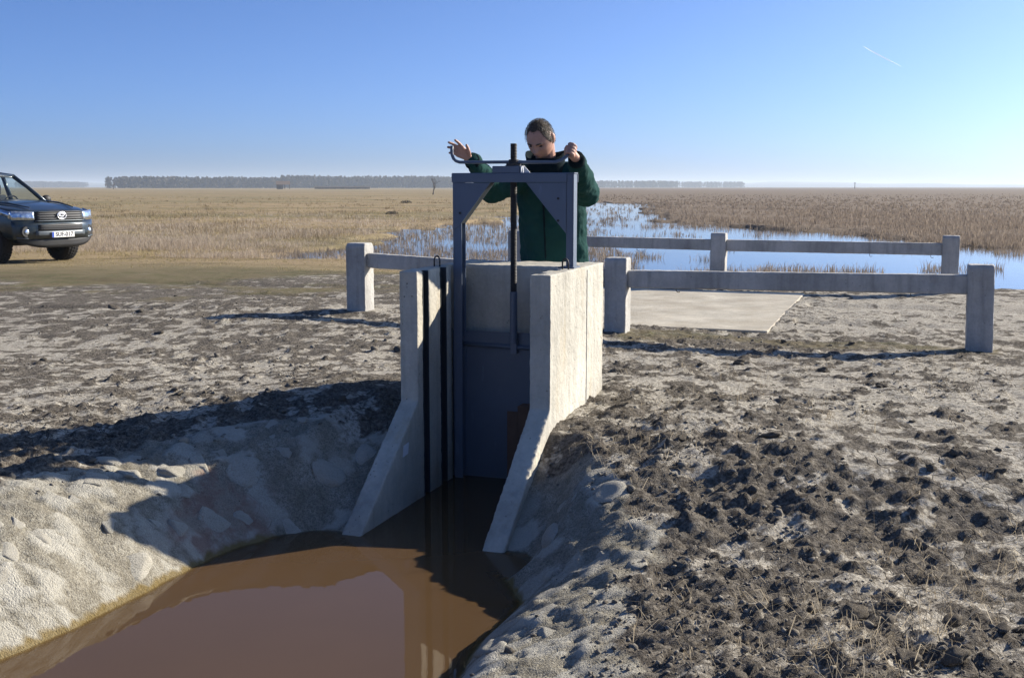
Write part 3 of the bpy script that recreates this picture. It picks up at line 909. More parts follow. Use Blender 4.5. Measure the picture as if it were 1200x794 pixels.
clod_me = []
for k in range(8):
    Vr, Fr = rock_variant(320+k, 3, 0.42, 0.75, (0.6, 0.95)); Vr = Vr*(1+0.06*np.random.default_rng(k).normal(size=(len(Vr), 1)))
    me_ = mesh_fast('dirt_clod', Vr, Fr); me_.materials.append(M['big_clod']); clod_me.append(me_)
cplaced = []
while len(cplaced) < 60:
    y = 1/random.uniform(1/12.5, 1/2.6); x = random.uniform(-1, 1)*max(0.5*y, 1.2)
    dd = float(sd_poly(np.array([x]), np.array([y]), POOL)[0]); s_, t_ = st_of(x, y)
    if dd < 0.75 or (-1.0 < s_ < 0.25 and -1 < t_ < 1.4) or t_ > 5.0: continue
    if float(fbm(np.array([x*0.9]), np.array([y*0.9]), 2, 401)[0]) < -0.15: continue
    rr_ = (0.014+0.022*random.random()**2)*(0.8+0.09*y)
    o = ob('dirt_clod', random.choice(clod_me), None, ground); cplaced.append(o)
    o.rotation_euler = (random.uniform(-.4, .4), random.uniform(-.4, .4), random.uniform(0, 6.28))
    o.scale = (rr_*random.uniform(0.9, 1.4), rr_*random.uniform(0.8, 1.1), rr_*random.uniform(0.7, 1.0))
    o.location = (x, y, ground_z(x, y)+rr_*0.12)

def scatter_rocks(name, pts, radii, variants, mat, sink=0.3, cols=None):
    VV, FF, n0 = [], [], 0
    for (x, y), rad in zip(pts, radii):
        Vr, Fr = variants[RNG.integers(len(variants))]
        a = RNG.uniform(0, 6.28); ca, sa = math.cos(a), math.sin(a)
        sx, sy, sz = rad*RNG.uniform(0.8, 1.3), rad*RNG.uniform(0.7, 1.0), rad*RNG.uniform(0.6, 1.05)
        P = Vr*np.array([sx, sy, sz])
        tl = RNG.uniform(-0.5, 0.5); P = np.stack([P[:, 0], P[:, 1]*math.cos(tl)-P[:, 2]*math.sin(tl), P[:, 1]*math.sin(tl)+P[:, 2]*math.cos(tl)], -1)
        Q = np.stack([P[:, 0]*ca-P[:, 1]*sa+x, P[:, 0]*sa+P[:, 1]*ca+y, P[:, 2]+ground_z(x, y)+sz*0.7*(1-2*sink)*0.5], -1)
        VV.append(Q); FF.append(Fr+n0); n0 += len(Q)
    me = mesh_fast(name, np.concatenate(VV), np.concatenate(FF))
    tn = np.concatenate([np.full(len(q), t_) for q, t_ in zip(VV, np.clip(RNG.normal(0.35, 0.3, len(VV)), 0, 1))])
    color_attr(me, 'tint', np.stack([tn, tn, tn, np.ones_like(tn)], -1))
    return ob(name, me, mat)
N = 20000
py = 1/RNG.uniform(1/13.0, 1/2.5, N); pxx = RNG.uniform(-1, 1, N)*np.maximum(0.56*py, 1.4)
_, d_, W_, s_, t_, *_r = ground_base(pxx, py)
nn = fbm(pxx*0.8, py*0.8, 3, 81) + 0.5*fbm(pxx*2.6, py*2.6, 2, 85)
pr = 0.26+0.7*nn + 0.12*(pxx < -0.6) + 0.5*((d_-W_) < 0.5)+0.25*((pxx > 0.3) & (pxx < 2.0) & (py < 6.5))
pr = np.where((t_ > 5.0), pr*0.3, pr); pr = np.where(d_ < W_*0.75, 0.03, pr)
ok = (RNG.uniform(0, 1, N) < pr) & (d_ > 0.08) & ~((s_ > -0.9) & (s_ < 0.06) & (t_ > -0.85) & (t_ < 1.1)) & ~((s_ < 0.5) & (s_ > -2.7) & (t_ > 5.3) & (t_ < 9.4))
pts = np.stack([pxx, py], -1)[ok]
rad = (0.003+0.010*RNG.power(0.28, len(pts)))*(0.7+0.075*pts[:, 1])
big = RNG.uniform(0, 1, len(pts)) < 0.025
rad = np.where(big, rad+RNG.uniform(0.008, 0.022, len(pts)), rad)
o = scatter_rocks('dirt_clods', pts, rad, [rock_variant(k, 1, 0.35, 0.85) for k in range(12)], M['clod'])
tag(o, 'loose dark soil clods scattered over the bare ground', 'soil clods', kind='stuff')

def mat_blade(name, c0, c1, sub=0.0):
    m, nt, bs = new_mat(name); nt.nodes.clear(); t = NT(nt)
    at = t.n('ShaderNodeVertexColor', layer_name='tint')
    c = t.mix(at.outputs['Color'], c0, c1)
    out = t.n('ShaderNodeOutputMaterial'); df = t.n('ShaderNodeBsdfDiffuse'); tl = t.n('ShaderNodeBsdfTranslucent'); mx = t.n('ShaderNodeMixShader')
    mx.inputs[0].default_value = 0.42
    t.l(c, df.inputs[0]); t.l(c, tl.inputs[0]); t.l(df.outputs[0], mx.inputs[1]); t.l(tl.outputs[0], mx.inputs[2]); t.l(mx.outputs[0], out.inputs['Surface'])
    return m
def blades(name, P, nb, hgt, wid, lean, mat, spread=0.10):
    """tufts at P (n,3); nb blades each; hgt, wid per tuft; every blade is a bent strip of three triangles"""
    n = len(P)
    B = np.repeat(P, nb, axis=0); H = np.repeat(hgt, nb)*RNG.uniform(0.45, 1.1, n*nb); Wd = np.repeat(wid, nb)*RNG.uniform(0.6, 1.2, n*nb)
    an = RNG.uniform(0, 2*np.pi, n*nb); r = np.sqrt(RNG.uniform(0, 1, n*nb))*spread*np.repeat(hgt, nb)
    B = B + np.stack([r*np.cos(an), r*np.sin(an), np.zeros_like(r)], -1)
    le = lean*RNG.uniform(0.1, 1.0, n*nb)*H; la = an + RNG.normal(0, 0.5, n*nb)
    fa = RNG.uniform(0, 2*np.pi, n*nb); wx_, wy_ = np.cos(fa)*Wd/2, np.sin(fa)*Wd/2
    L = np.stack([np.cos(la)*le, np.sin(la)*le, np.zeros_like(le)], -1); up = np.stack([np.zeros_like(H), np.zeros_like(H), H], -1)
    S = np.stack([wx_, wy_, np.zeros_like(H)], -1)
    v0, v1 = B-S, B+S; m0 = B+L*0.35+up*0.6-S*0.8; m1 = B+L*0.35+up*0.6+S*0.8; tp = B+L+up*(1-0.25*lean)
    VV = np.stack([v0, v1, m0, m1, tp], 1).reshape(-1, 3)
    base = (np.arange(n*nb)*5)[:, None]
    F = np.concatenate([base+np.array([[0, 1, 3]]), base+np.array([[0, 3, 2]]), base+np.array([[2, 3, 4]])])
    me = mesh_fast(name, VV, F)
    tint = np.repeat(np.clip(RNG.normal(0.5, 0.22, n*nb) + 0.0, 0, 1), 5)
    color_attr(me, 'tint', np.stack([tint, tint, tint, np.ones_like(tint)], -1))
    return ob(name, me, mat)
M['reed'] = mat_blade('reed', (0.15, 0.120, 0.095), (0.37, 0.305, 0.24))
M['tan_grass'] = mat_blade('tan_grass', (0.28, 0.22, 0.165), (0.64, 0.545, 0.43))
M['field_grass'] = mat_blade('field_grass', (0.22, 0.19, 0.09), (0.52, 0.42, 0.24))
M['tussock'] = mat_blade('tussock', (0.09, 0.075, 0.045), (0.40, 0.31, 0.19))
M['straw'] = mat_blade('straw', (0.24, 0.19, 0.125), (0.62, 0.54, 0.40))

# dry straw in the foreground soil
N = 3200
py = 1/RNG.uniform(1/9.0, 1/2.5, N); pxx = RNG.uniform(-0.1, 1, N)*np.maximum(0.56*py, 1.4)
d_ = sd_poly(pxx, py, POOL); s_, t_ = st_of(pxx, py)
ok = (d_ > 0.5) & (RNG.uniform(0, 1, N) < 0.25+0.9*fbm(pxx*1.1, py*1.1, 2, 140)) & ~((s_ > -0.9) & (s_ < 0.1) & (t_ > -0.9) & (t_ < 1.1))
P = np.stack([pxx, py, ground_zs(pxx, py)-0.004], -1)[ok]
o = blades('dry_straw', P, 3, RNG.uniform(0.03, 0.13, len(P)), np.full(len(P), 0.0024), 2.0, M['straw'], 0.6)
tag(o, 'thin dry straw stalks sticking out of the foreground soil', 'straw', kind='stuff')

def far_pts(n, y0, y1, half=0.62, pw=1.0):
    y = 1/RNG.uniform(1/y1, 1/y0, n); x = RNG.uniform(-half, half, n)*y
    return x, y
def pond_sd(x, y): return sd_poly(x, y, POND)
# reed bed right of the open water
x, y = far_pts(60000, 26, 230)
dp = pond_sd(x, y)+0.9*fbm(x*0.45, y*0.45, 3, 44)*np.clip(y/25, 0.4, 3)
ok = (x > 1.5+0.06*y) & (dp > -0.4) & (y > 24)
ok &= RNG.uniform(0, 1, len(x)) < np.clip(0.55+0.6*fbm(x*0.12, y*0.08, 3, 150), 0.05, 1)
P = np.stack([x, y, np.maximum(ground_zs(x, y), MARSH_Z-0.05)], -1)[ok][:24000]
h = RNG.uniform(0.15, 0.36, len(P))*(0.85+0.3*fbm(P[:, 0]*0.2, P[:, 1]*0.2, 2, 155))*np.clip(1.25-P[:, 1]/260, 0.5, 1)
o = blades('reed_bed', P, 8, h, np.maximum(0.010, 0.00040*P[:, 1]), 0.55, M['reed'], 0.45)
tag(o, 'broad bed of dry brown reeds beyond the open water', 'reeds', kind='stuff')
# sparse reed tufts standing in the water
x, y = far_pts(34000, 17, 130)
dp = pond_sd(x, y)
cl_ = fbm(x*0.35, y*0.22, 3, 160)
left_ = sstep(4.5, 0.0, x-0.02*y)
ok = (dp < 0.3) & (cl_ + 0.80*left_*(y > 21) + 0.44*sstep(30, 55, y) > 0.40) & (RNG.uniform(0, 1, len(x)) < 0.85)
P = np.stack([x, y, np.full(len(x), MARSH_Z-0.05)], -1)[ok]
h = RNG.uniform(0.08, 0.30, len(P))
o = blades('water_reeds', P, 7, h, np.maximum(0.009, 0.00038*P[:, 1]), 0.5, M['reed'], 0.4)
tag(o, 'scattered dry reed tufts standing in the flooded marsh water', 'reeds', kind='stuff')
# pale tall grass between the track and the field on the left
x, y = far_pts(60000, 21, 60)
dp = pond_sd(x, y)
g1 = fbm(x*0.16, y*0.16, 3, 170)
ok = (x < 3.0) & (dp > 0.1) & (y > 23.5+1.6*fbm(x*0.3, y*0.3, 2, 171)+0.25*np.maximum(-x-9, 0)) & (RNG.uniform(0, 1, len(x)) < np.clip(0.75+0.9*g1-0.028*(y-28), 0.04, 1)) & ~((x < -7.6) & (y < 25.5))
P = np.stack([x, y, ground_zs(x, y)-0.02], -1)[ok][:22000]
h = RNG.uniform(0.10, 0.27, len(P))*np.clip(1.0+0.8*fbm(P[:, 0]*0.3, P[:, 1]*0.3, 2, 173), 0.4, 1.6)
o = blades('marsh_grass', P, 8, h, np.maximum(0.006, 0.00024*P[:, 1]), 1.0, M['tan_grass'], 0.9)
tag(o, 'pale tan tall grass along the near edge of the left field', 'grass', kind='stuff')
# short grass of the field and of the track margin
x, y = far_pts(70000, 15, 200)
s_, t_ = st_of(x, y)
ok = (x < 2.5+0.03*y) & (pond_sd(x, y) > 0.3) & (t_ > 10.6) & (y > 16.5-0.12*x) & (RNG.uniform(0, 1, len(x)) < np.clip(0.5+0.7*fbm(x*0.2, y*0.15, 3, 180), 0.05, 1)*np.where(y < 22, 0.35, 1))
P = np.stack([x, y, ground_zs(x, y)-0.01], -1)[ok][:24000]
h = np.where(P[:, 1] < 24, RNG.uniform(0.02, 0.06, len(P)), RNG.uniform(0.04, 0.13, len(P)))
o = blades('field_grass', P, 6, h, np.maximum(0.006, 0.00036*P[:, 1]), 0.9, M['field_grass'], 0.9)
tag(o, 'short dry straw coloured grass covering the left field', 'grass', kind='stuff')

# ------------------------------------------------------------------ person
PS, PT = -0.40, 1.33
fx_, fy_ = xy_of(PS, PT)
FZ = ground_z(fx_, fy_)
person = empty('person', (fx_, fy_, FZ), -TH)
tag(person, 'man in dark green fleece jacket bending his head over the gate crank, one hand open', 'person')
def L(s, t, z): return Vector((s-PS, t-PT, z-FZ))
def fuse(name, bm, voxel, mat, smooth=2, folds=0.0, fscale=0.12):
    bmesh.ops.recalc_face_normals(bm, faces=bm.faces)
    me = bpy.data.meshes.new(name); bm.to_mesh(me); bm.free()
    o = ob(name, me, mat, person)
    r = o.modifiers.new('remesh', 'REMESH'); r.mode = 'VOXEL'; r.voxel_size = voxel; r.use_smooth_shade = True
    if smooth:
        s = o.modifiers.new('smooth', 'SMOOTH'); s.iterations = smooth; s.factor = 0.5
    if folds > 0:
        tx = bpy.data.textures.new(name+'_folds', 'CLOUDS'); tx.noise_scale = fscale; tx.noise_depth = 2
        d = o.modifiers.new('folds', 'DISPLACE'); d.texture = tx; d.strength = folds; d.mid_level = 0.5; d.texture_coords = 'LOCAL'
    me2 = eval_mesh(o); o.modifiers.clear(); old = o.data; o.data = me2; bpy.data.meshes.remove(old)
    o.data.materials.clear(); o.data.materials.append(mat); set_smooth(o.data)
    return o

# head: sculpted from a sphere, local axes x = viewer's right, y = back, z = up
HEAD_C = L(-0.405, 1.075, 1.617)
HEAD_S = 0.96
HEAD_R = (Matrix.Rotation(math.radians(-6), 3, 'Z') @ Matrix.Rotation(math.radians(36), 3, 'X'))*HEAD_S
def gauss(p, c, r): return math.exp(-sum(((p[i]-c[i])/r[i])**2 for i in range(3)))
def head_point(u, v, off=0.0):
    """u around (0 = front), v from the crown (0) to the chin side (pi)"""
    x = math.sin(v)*math.sin(u); y = -math.sin(v)*math.cos(u); z = math.cos(v)
    hx = 0.078*(1 - 0.08*max(0, -z)**1.6); hy = 0.098; hz = 0.120
    if z > 0: hz = 0.112
    p = [x*hx, y*hy, z*hz]
    p[1] += 0.012*max(0, -z) * (1 if y > 0 else 0.2)            # neck side
    if y > 0 and z < 0: p[1] *= 1-0.25*(-z)
    fr = max(0.0, -y)
    # forehead, brow, sockets, nose, cheeks, mouth, chin
    p[1] -= 0.007*gauss(p, (0.028, -0.090, 0.022), (0.026, 0.05, 0.010)) + 0.007*gauss(p, (-0.028, -0.090, 0.022), (0.026, 0.05, 0.010))
    p[1] += 0.012*gauss(p, (0.031, -0.088, 0.002), (0.017, 0.05, 0.011)) + 0.012*gauss(p, (-0.031, -0.088, 0.002), (0.017, 0.05, 0.011))
    p[1] -= 0.012*gauss(p, (0, -0.095, 0.000), (0.009, 0.05, 0.020))
    p[1] -= 0.032*gauss(p, (0, -0.093, -0.028), (0.0145, 0.05, 0.016))
    p[1] -= 0.006*gauss(p, (0.040, -0.08, -0.022), (0.020, 0.05, 0.016)) + 0.006*gauss(p, (-0.040, -0.08, -0.022), (0.020, 0.05, 0.016))
    p[1] -= 0.009*gauss(p, (0, -0.085, -0.060), (0.026, 0.05, 0.016))
    p[1] += 0.006*gauss(p, (0, -0.088, -0.0605), (0.022, 0.05, 0.003))
    p[1] -= 0.015*gauss(p, (0, -0.07, -0.098), (0.026, 0.06, 0.018))
    q = Vector(p)
    if off: q = q + Vector((x, y, z)).normalized()*off
    return q
def bm_head(bm, off=0.0, nu=56, nv=40):
    rows = []
    for j in range(1, nv):
        v = math.pi*j/nv
        rows.append([bm.verts.new(HEAD_C + HEAD_R @ head_point(2*math.pi*i/nu, v, off)) for i in range(nu)])
    a = bm.verts.new(HEAD_C + HEAD_R @ head_point(0, 0.0001, off)); b = bm.verts.new(HEAD_C + HEAD_R @ head_point(0, math.pi-0.0001, off))
    for i in range(nu):
        k = (i+1) % nu
        bm.faces.new([a, rows[0][i], rows[0][k]]); bm.faces.new([b, rows[-1][k], rows[-1][i]])
        for j in range(len(rows)-1): bm.faces.new([rows[j][i], rows[j+1][i], rows[j+1][k], rows[j][k]])
def hp_(x, y, z): return HEAD_C + HEAD_R @ Vector((x, y, z))
bm = bmesh.new()
bm_head(bm)
for sg in (-1, 1):      # ears: rim and lobe
    er = HEAD_R @ Matrix.Rotation(math.radians(-18*sg), 3, 'Z')
    bm_ellipsoid(bm, hp_(sg*0.079, 0.012, 0.000), (0.010, 0.019, 0.031), er)
    bm_ellipsoid(bm, hp_(sg*0.076, 0.006, -0.024), (0.009, 0.012, 0.013), er)
NECK = L(-0.402, 1.185, 1.455)
bm_capsule(bm, [hp_(0, 0.030, -0.06), NECK + Vector((0, 0, 0.02)), NECK - Vector((0, -0.02, 0.10))], [0.060, 0.060, 0.066])
# trunk and limbs under the clothes, so the body is one figure
PEL = L(-0.40, 1.34, 0.95)
SH_R, SH_L = L(-0.575, 1.21, 1.405), L(-0.230, 1.235, 1.400)
EL_R, WR_R = L(-0.640, 0.915, 1.325), L(-0.648, 0.618, 1.480)
EL_L, WR_L = L(-0.105, 1.010, 1.300), L(-0.053, 0.668, 1.462)
bm_capsule(bm, [NECK - Vector((0, -0.02, 0.10)), L(-0.40, 1.27, 1.22), PEL], [(0.15, 0.09), (0.14, 0.09), (0.13, 0.10)], 18)
for a, b, c in ((SH_R, EL_R, WR_R), (SH_L, EL_L, WR_L)):
    bm_capsule(bm, [a, a.lerp(b, 0.5), b], [0.050, 0.046, 0.040]); bm_capsule(bm, [b, b.lerp(c, 0.35), c], [0.040, 0.041, 0.027])
LEGS = []
for sg in (-1, 1):
    hip = PEL + Vector((sg*0.085, 0, -0.02)); kn = Vector((sg*0.10, -0.02, 0.49)); an_ = Vector((sg*0.11, 0.03, 0.085))
    LEGS.append((hip, kn, an_))
    bm_capsule(bm, [hip, hip.lerp(kn, 0.4), kn], [0.080, 0.072, 0.052]); bm_capsule(bm, [kn, kn.lerp(an_, 0.35), an_], [0.052, 0.053, 0.036])
# open right hand (at the viewer's left)
def finger(pts, r0=0.0092, r1=0.0072):
    n = len(pts)
    bm_capsule(bm, pts, [r0+(r1-r0)*i/(n-1) for i in range(n)], 10)
def palm_slab(corners, th):
    """rounded palm spanned by wrist and knuckles"""
    for a, b, r0, r1 in corners: bm_capsule(bm, [a, a.lerp(b, 0.5), b], [r0, (r0+r1)/2, r1], 10)
wr = WR_R
kn_i, kn_m, kn_r, kn_p = L(-0.679, 0.545, 1.553), L(-0.696, 0.540, 1.544), L(-0.706, 0.540, 1.530), L(-0.706, 0.543, 1.512)
pb = L(-0.653, 0.600, 1.492)
palm_slab([(pb, kn_i, 0.018, 0.0125), (pb, kn_m, 0.019, 0.0125), (pb, kn_r, 0.019, 0.012), (pb, kn_p, 0.018, 0.0115), (wr, pb, 0.024, 0.019)], 0.02)
def mid(a, b, f, dv): return a.lerp(b, f) + Vector(dv)
for k_, tip, b in ((kn_i, L(-0.703, 0.505, 1.590), 0.004), (kn_m, L(-0.735, 0.492, 1.578), 0.006), (kn_r, L(-0.741, 0.494, 1.553), 0.006), (kn_p, L(-0.737, 0.506, 1.523), 0.004)):
    finger([k_, mid(k_, tip, 0.40, (0, 0.004, b)), mid(k_, tip, 0.72, (0, 0.002, b*0.7)), tip])
finger([L(-0.655, 0.590, 1.502), L(-0.646, 0.565, 1.523), L(-0.645, 0.548, 1.543), L(-0.648, 0.532, 1.563)], 0.0120, 0.0080)
# left hand closed round the turned-up crank end
ax0, ax1 = Vector(L(-0.086, 0.536, 1.492)), Vector(L(-0.062, 0.574, 1.556))
axd = (ax1-ax0).normalized()
ux = (WR_L - ax0.lerp(ax1, 0.5)); ux = (ux - axd*ux.dot(axd)).normalized()     # towards the wrist
uy = axd.cross(ux).normalized()
ctr = ax0.lerp(ax1, 0.52)
side = Vector((0.012, 0.0, 0.0))
pk = ctr + ux*0.030 + Vector((0.010, 0, -0.004))
bm_capsule(bm, [WR_L, WR_L.lerp(pk, 0.5)+Vector((0.004, 0, 0)), pk], [0.025, 0.026, 0.024])
for i in range(4):
    c0 = ctr + axd*(0.036 - 0.0185*i) + Vector((0.004*i, 0, 0))
    R_ = 0.0205
    def arc(a): return c0 + (ux*math.cos(a) + uy*math.sin(a))*R_*(1.25 if abs(a) < 0.8 else 1.0)
    sgn = 1 if uy.x > 0 else -1
    finger([arc(sgn*q) for q in (0.15, 1.0, 1.8, 2.6, 3.4, 4.1)], 0.0098, 0.0082)
    bm_capsule(bm, [pk, c0 + ux*R_*1.3], [0.020, 0.0115], 10)
tb = pk + Vector((-0.012, -0.004, -0.006))
finger([tb, ctr - uy*sgn*0.022 + ux*0.010 - axd*0.012, ctr - uy*sgn*0.021 - ux*0.012 + axd*0.004, ctr - uy*sgn*0.014 - ux*0.022 + axd*0.014], 0.0125, 0.0085)
body = fuse('body', bm, 0.0042, M['skin'], 1)
# eyes (lowered lids), brows, lips
for sg in (-1, 1):
    bm = bmesh.new(); bm_ellipsoid(bm, hp_(sg*0.031, -0.0805, 0.000), (0.0125, 0.008, 0.0055), HEAD_R, 12, 8); bm_obj('eye', bm, M['eye_dark'], body, smooth=True).matrix_parent_inverse = Matrix()
    bm = bmesh.new(); bm_tube(bm, [hp_(sg*0.014, -0.1005, 0.019), hp_(sg*0.031, -0.0975, 0.024), hp_(sg*0.049, -0.0845, 0.020)], [0.0035, 0.0042, 0.0025], 8); bm_obj('eyebrow', bm, M['hair'], body, smooth=True)
bm = bmesh.new(); bm_tube(bm, [hp_(-0.024, -0.0865, -0.060), hp_(0, -0.0955, -0.0575), hp_(0.024, -0.0865, -0.060)], [0.002, 0.0042, 0.002], 8); bm_obj('lips', bm, M['lip'], body, smooth=True)

# hair: short, over the crown, sides and back
bm = bmesh.new()
rs = np.random.default_rng(3)
nu, nv = 96, 52
hrows = []
def hair_on(u, v):
    a = abs((u+math.pi) % (2*math.pi)-math.pi)           # 0 front .. pi back
    lim = np.interp(a, [0, 0.45, 0.75, 1.05, 1.35, 1.75, 2.2, math.pi], [0.74, 0.62, 0.74, 1.40, 1.68, 1.72, 2.15, 2.25])
    return v <= lim
grid = {}
for j in range(nv):
    v = 0.0001+2.35*j/(nv-1)
    for i in range(nu):
        u = 2*math.pi*i/nu
        a = abs((u+math.pi) % (2*math.pi)-math.pi)
        lift_ = 0.003 if v < 1.0 else 0.0015
        lift_ += 0.0015*math.sin(u*9+v*7)*math.sin(v*11) + rs.normal(0, 0.0009)
        if a < 0.6 and 0.4 < v < 0.9: lift_ += 0.004
        grid[i, j] = bm.verts.new(HEAD_C + HEAD_R @ head_point(u, v, lift_))
for j in range(nv-1):
    v = 0.0001+2.35*(j+1)/(nv-1)
    for i in range(nu):
        k = (i+1) % nu
        if hair_on(2*math.pi*(i+0.5)/nu, v):
            bm.faces.new([grid[i, j], grid[i, j+1], grid[k, j+1], grid[k, j]])
for vv in list(bm.verts):
    if not vv.link_faces: bm.verts.remove(vv)
ho = bm_obj('hair', bm, M['hair'], person, smooth=True)
sm = ho.modifiers.new('thick', 'SOLIDIFY'); sm.thickness = 0.012; sm.offset = -1

hv_, hf_, ht_ = [], [], []
for k in range(5200):
    v = math.acos(1-rs.uniform(0, 1.62)); u = rs.uniform(0, 2*math.pi)
    a = abs((u+math.pi) % (2*math.pi)-math.pi)
    if not hair_on(u, v - rs.uniform(-0.02, 0.10)): continue
    p = head_point(u, v, 0.004); nn_ = (head_point(u, v, 0.02)-p).normalized()
    ln = rs.uniform(0.006, 0.013) if v < 1.1 else rs.uniform(0.003, 0.006)
    d_ = (nn_*0.8 + Vector((rs.normal(0, 0.4), 0.25+rs.normal(0, 0.3), -0.3+rs.normal(0, 0.3) if v > 0.8 else rs.normal(0, 0.3)))).normalized()
    sd_ = d_.cross(nn_).normalized()*0.0013 if d_.cross(nn_).length > 1e-4 else Vector((0.0013, 0, 0))
    b0 = len(hv_)
    for q in (p-sd_+nn_*0.004, p+sd_+nn_*0.004, p+nn_*0.004+d_*ln): hv_.append(tuple(HEAD_C + HEAD_R @ q))
    hf_.append((b0, b0+1, b0+2)); tcol = float(np.clip(rs.normal(0.35 if v < 1.0 else 0.55, 0.25), 0, 1)); ht_ += [tcol]*3
me_ = mesh_fast('strands', np.array(hv_), np.array(hf_)); ht_ = np.array(ht_); color_attr(me_, 'tint', np.stack([ht_, ht_, ht_, np.ones_like(ht_)], -1))
M['strand'] = mat_blade('strand', (0.045, 0.035, 0.027), (0.27, 0.235, 0.19))
tag(ob('strands', me_, M['strand'], ho), kind='stuff')

# jacket
bm = bmesh.new()
tor = [L(-0.40, 1.215, 1.455), L(-0.40, 1.235, 1.40), L(-0.40, 1.27, 1.28), L(-0.395, 1.29, 1.14), L(-0.39, 1.30, 1.00), L(-0.385, 1.31, 0.87), L(-0.385, 1.315, 0.84)]
bm_tube(bm, tor, [(0.11, 0.085), (0.190, 0.128), (0.212, 0.150), (0.208, 0.155), (0.204, 0.155), (0.210, 0.158), (0.200, 0.148)], 28)
CUFF_L = WR_L + (pk-WR_L)*0.45
for sh, el, wr_, sg in ((SH_R, EL_R, WR_R, -1), (SH_L, EL_L, CUFF_L, 1)):
    bm_capsule(bm, [sh, sh.lerp(el, 0.5), el], [0.092, 0.084, 0.076], 18)
    bm_capsule(bm, [el, el.lerp(wr_, 0.45), el.lerp(wr_, 0.97)], [0.074, 0.066, 0.047], 18)
    bm_capsule(bm, [L(-0.40, 1.225, 1.435), sh], [0.075, 0.085], 16)
jacket = fuse('jacket', bm, 0.007, M['jacket'], 4, 0.030, 0.075)
# collar: dark stand-up collar open at the front
bm = bmesh.new()
n = 26
r_in = []
for k, (rad, dz_, dy_) in enumerate(((0.098, -0.085, 0.012), (0.100, 0.035, -0.008), (0.110, 0.092, -0.020), (0.115, 0.094, -0.020), (0.108, 0.035, -0.008), (0.112, -0.088, 0.012))):
    ring = []
    for i in range(n):
        a = math.radians(-90-3 + (360+6)*i/(n-1))
        front = max(0, -math.sin(a))
        ring.append(bm.verts.new(NECK + Vector((rad*1.05*math.cos(a), rad*0.95*math.sin(a)+dy_, dz_ - 0.052*front*(1 if dz_ > 0 else 0)+0.006*math.sin(3*a)))))
    r_in.append(ring)
for a_, b_ in zip(r_in, r_in[1:]+r_in[:1]):
    for i in range(n-1): bm.faces.new([a_[i], a_[i+1], b_[i+1], b_[i]])
bm_obj('collar', bm, M['jacket_dark'], jacket, smooth=True)
bm = bmesh.new(); bm_tube(bm, [L(-0.405, 1.118, 1.40), L(-0.402, 1.118, 1.30), L(-0.398, 1.130, 1.14), L(-0.394, 1.140, 1.00), L(-0.39, 1.152, 0.86)], 0.006, 8); bm_obj('zip', bm, M['jacket_dark'], jacket)
for el, wr_ in ((EL_R, WR_R), (EL_L, CUFF_L)):
    bm = bmesh.new(); p0, p1 = el.lerp(wr_, 0.96), el.lerp(wr_, 1.06)
    bm_tube(bm, [p0, p0.lerp(p1, 0.2), p1, p1, p0.lerp(p1, 0.3)], [0.044, 0.047, 0.043, 0.036, 0.036], 16); bm_obj('cuff', bm, M['jacket_dark'], jacket, smooth=True)
bm = bmesh.new()
for hip, kn, an_ in LEGS:
    bm_capsule(bm, [hip+Vector((0, 0, 0.02)), hip.lerp(kn, 0.45), kn, kn.lerp(an_, 0.5), an_+Vector((0, 0, 0.02))], [0.105, 0.092, 0.076, 0.074, 0.066], 18)
bm_capsule(bm, [PEL+Vector((-0.07, 0, 0.03)), PEL+Vector((0.07, 0, 0.03))], [0.115, 0.115], 16)
fuse('trousers', bm, 0.010, M['trousers'], 3, 0.02, 0.1)
for hip, kn, an_ in LEGS:
    bm = bmesh.new()
    bm_capsule(bm, [an_+Vector((0, 0.02, 0.06)), an_+Vector((0, 0.01, -0.02))], [0.052, 0.050], 14)
    bm_capsule(bm, [an_+Vector((0, 0.04, -0.045)), an_+Vector((0, -0.08, -0.045)), an_+Vector((0.004, -0.17, -0.052))], [0.042, 0.044, 0.034], 14)
    bo = fuse('boot', bm, 0.009, M['boots'], 2)

# ------------------------------------------------------------------ pickup
M['car_paint'] = simple('car_paint', (0.016, 0.030, 0.040), 0.28, 0.35, 0.12, 3, 0.0)
M['car_paint'].node_tree.nodes['Principled BSDF'].inputs['Coat Weight'].default_value = 0.6
M['car_paint'].node_tree.nodes['Principled BSDF'].inputs['Coat Roughness'].default_value = 0.08
_dirty(M['car_paint'], (0.10, 0.09, 0.07), 2.6, 0.4)
M['car_black'] = simple('car_black', (0.014, 0.014, 0.015), 0.6, 0, 0.2)
M['car_grey'] = simple('car_grey', (0.10, 0.115, 0.125), 0.4, 0.4, 0.1)
M['chrome'] = simple('chrome', (0.78, 0.79, 0.80), 0.38, 0.6, 0.05)
M['grille_dark'] = simple('grille_dark', (0.035, 0.037, 0.040), 0.5, 0.2, 0.1)
M['tyre'] = simple('tyre', (0.020, 0.019, 0.018), 0.9, 0, 0.4, 20, 0.3, 60)
M['rim'] = simple('rim', (0.35, 0.36, 0.37), 0.35, 0.9, 0.1)
M['plate_white'] = simple('plate_white', (0.78, 0.78, 0.76), 0.4, 0, 0.03)
M['plate_blue'] = simple('plate_blue', (0.02, 0.07, 0.40), 0.4, 0, 0.03)
M['plate_ink'] = simple('plate_ink', (0.02, 0.02, 0.025), 0.5, 0, 0.03)
M['seat'] = simple('seat', (0.035, 0.035, 0.038), 0.9, 0, 0.2)
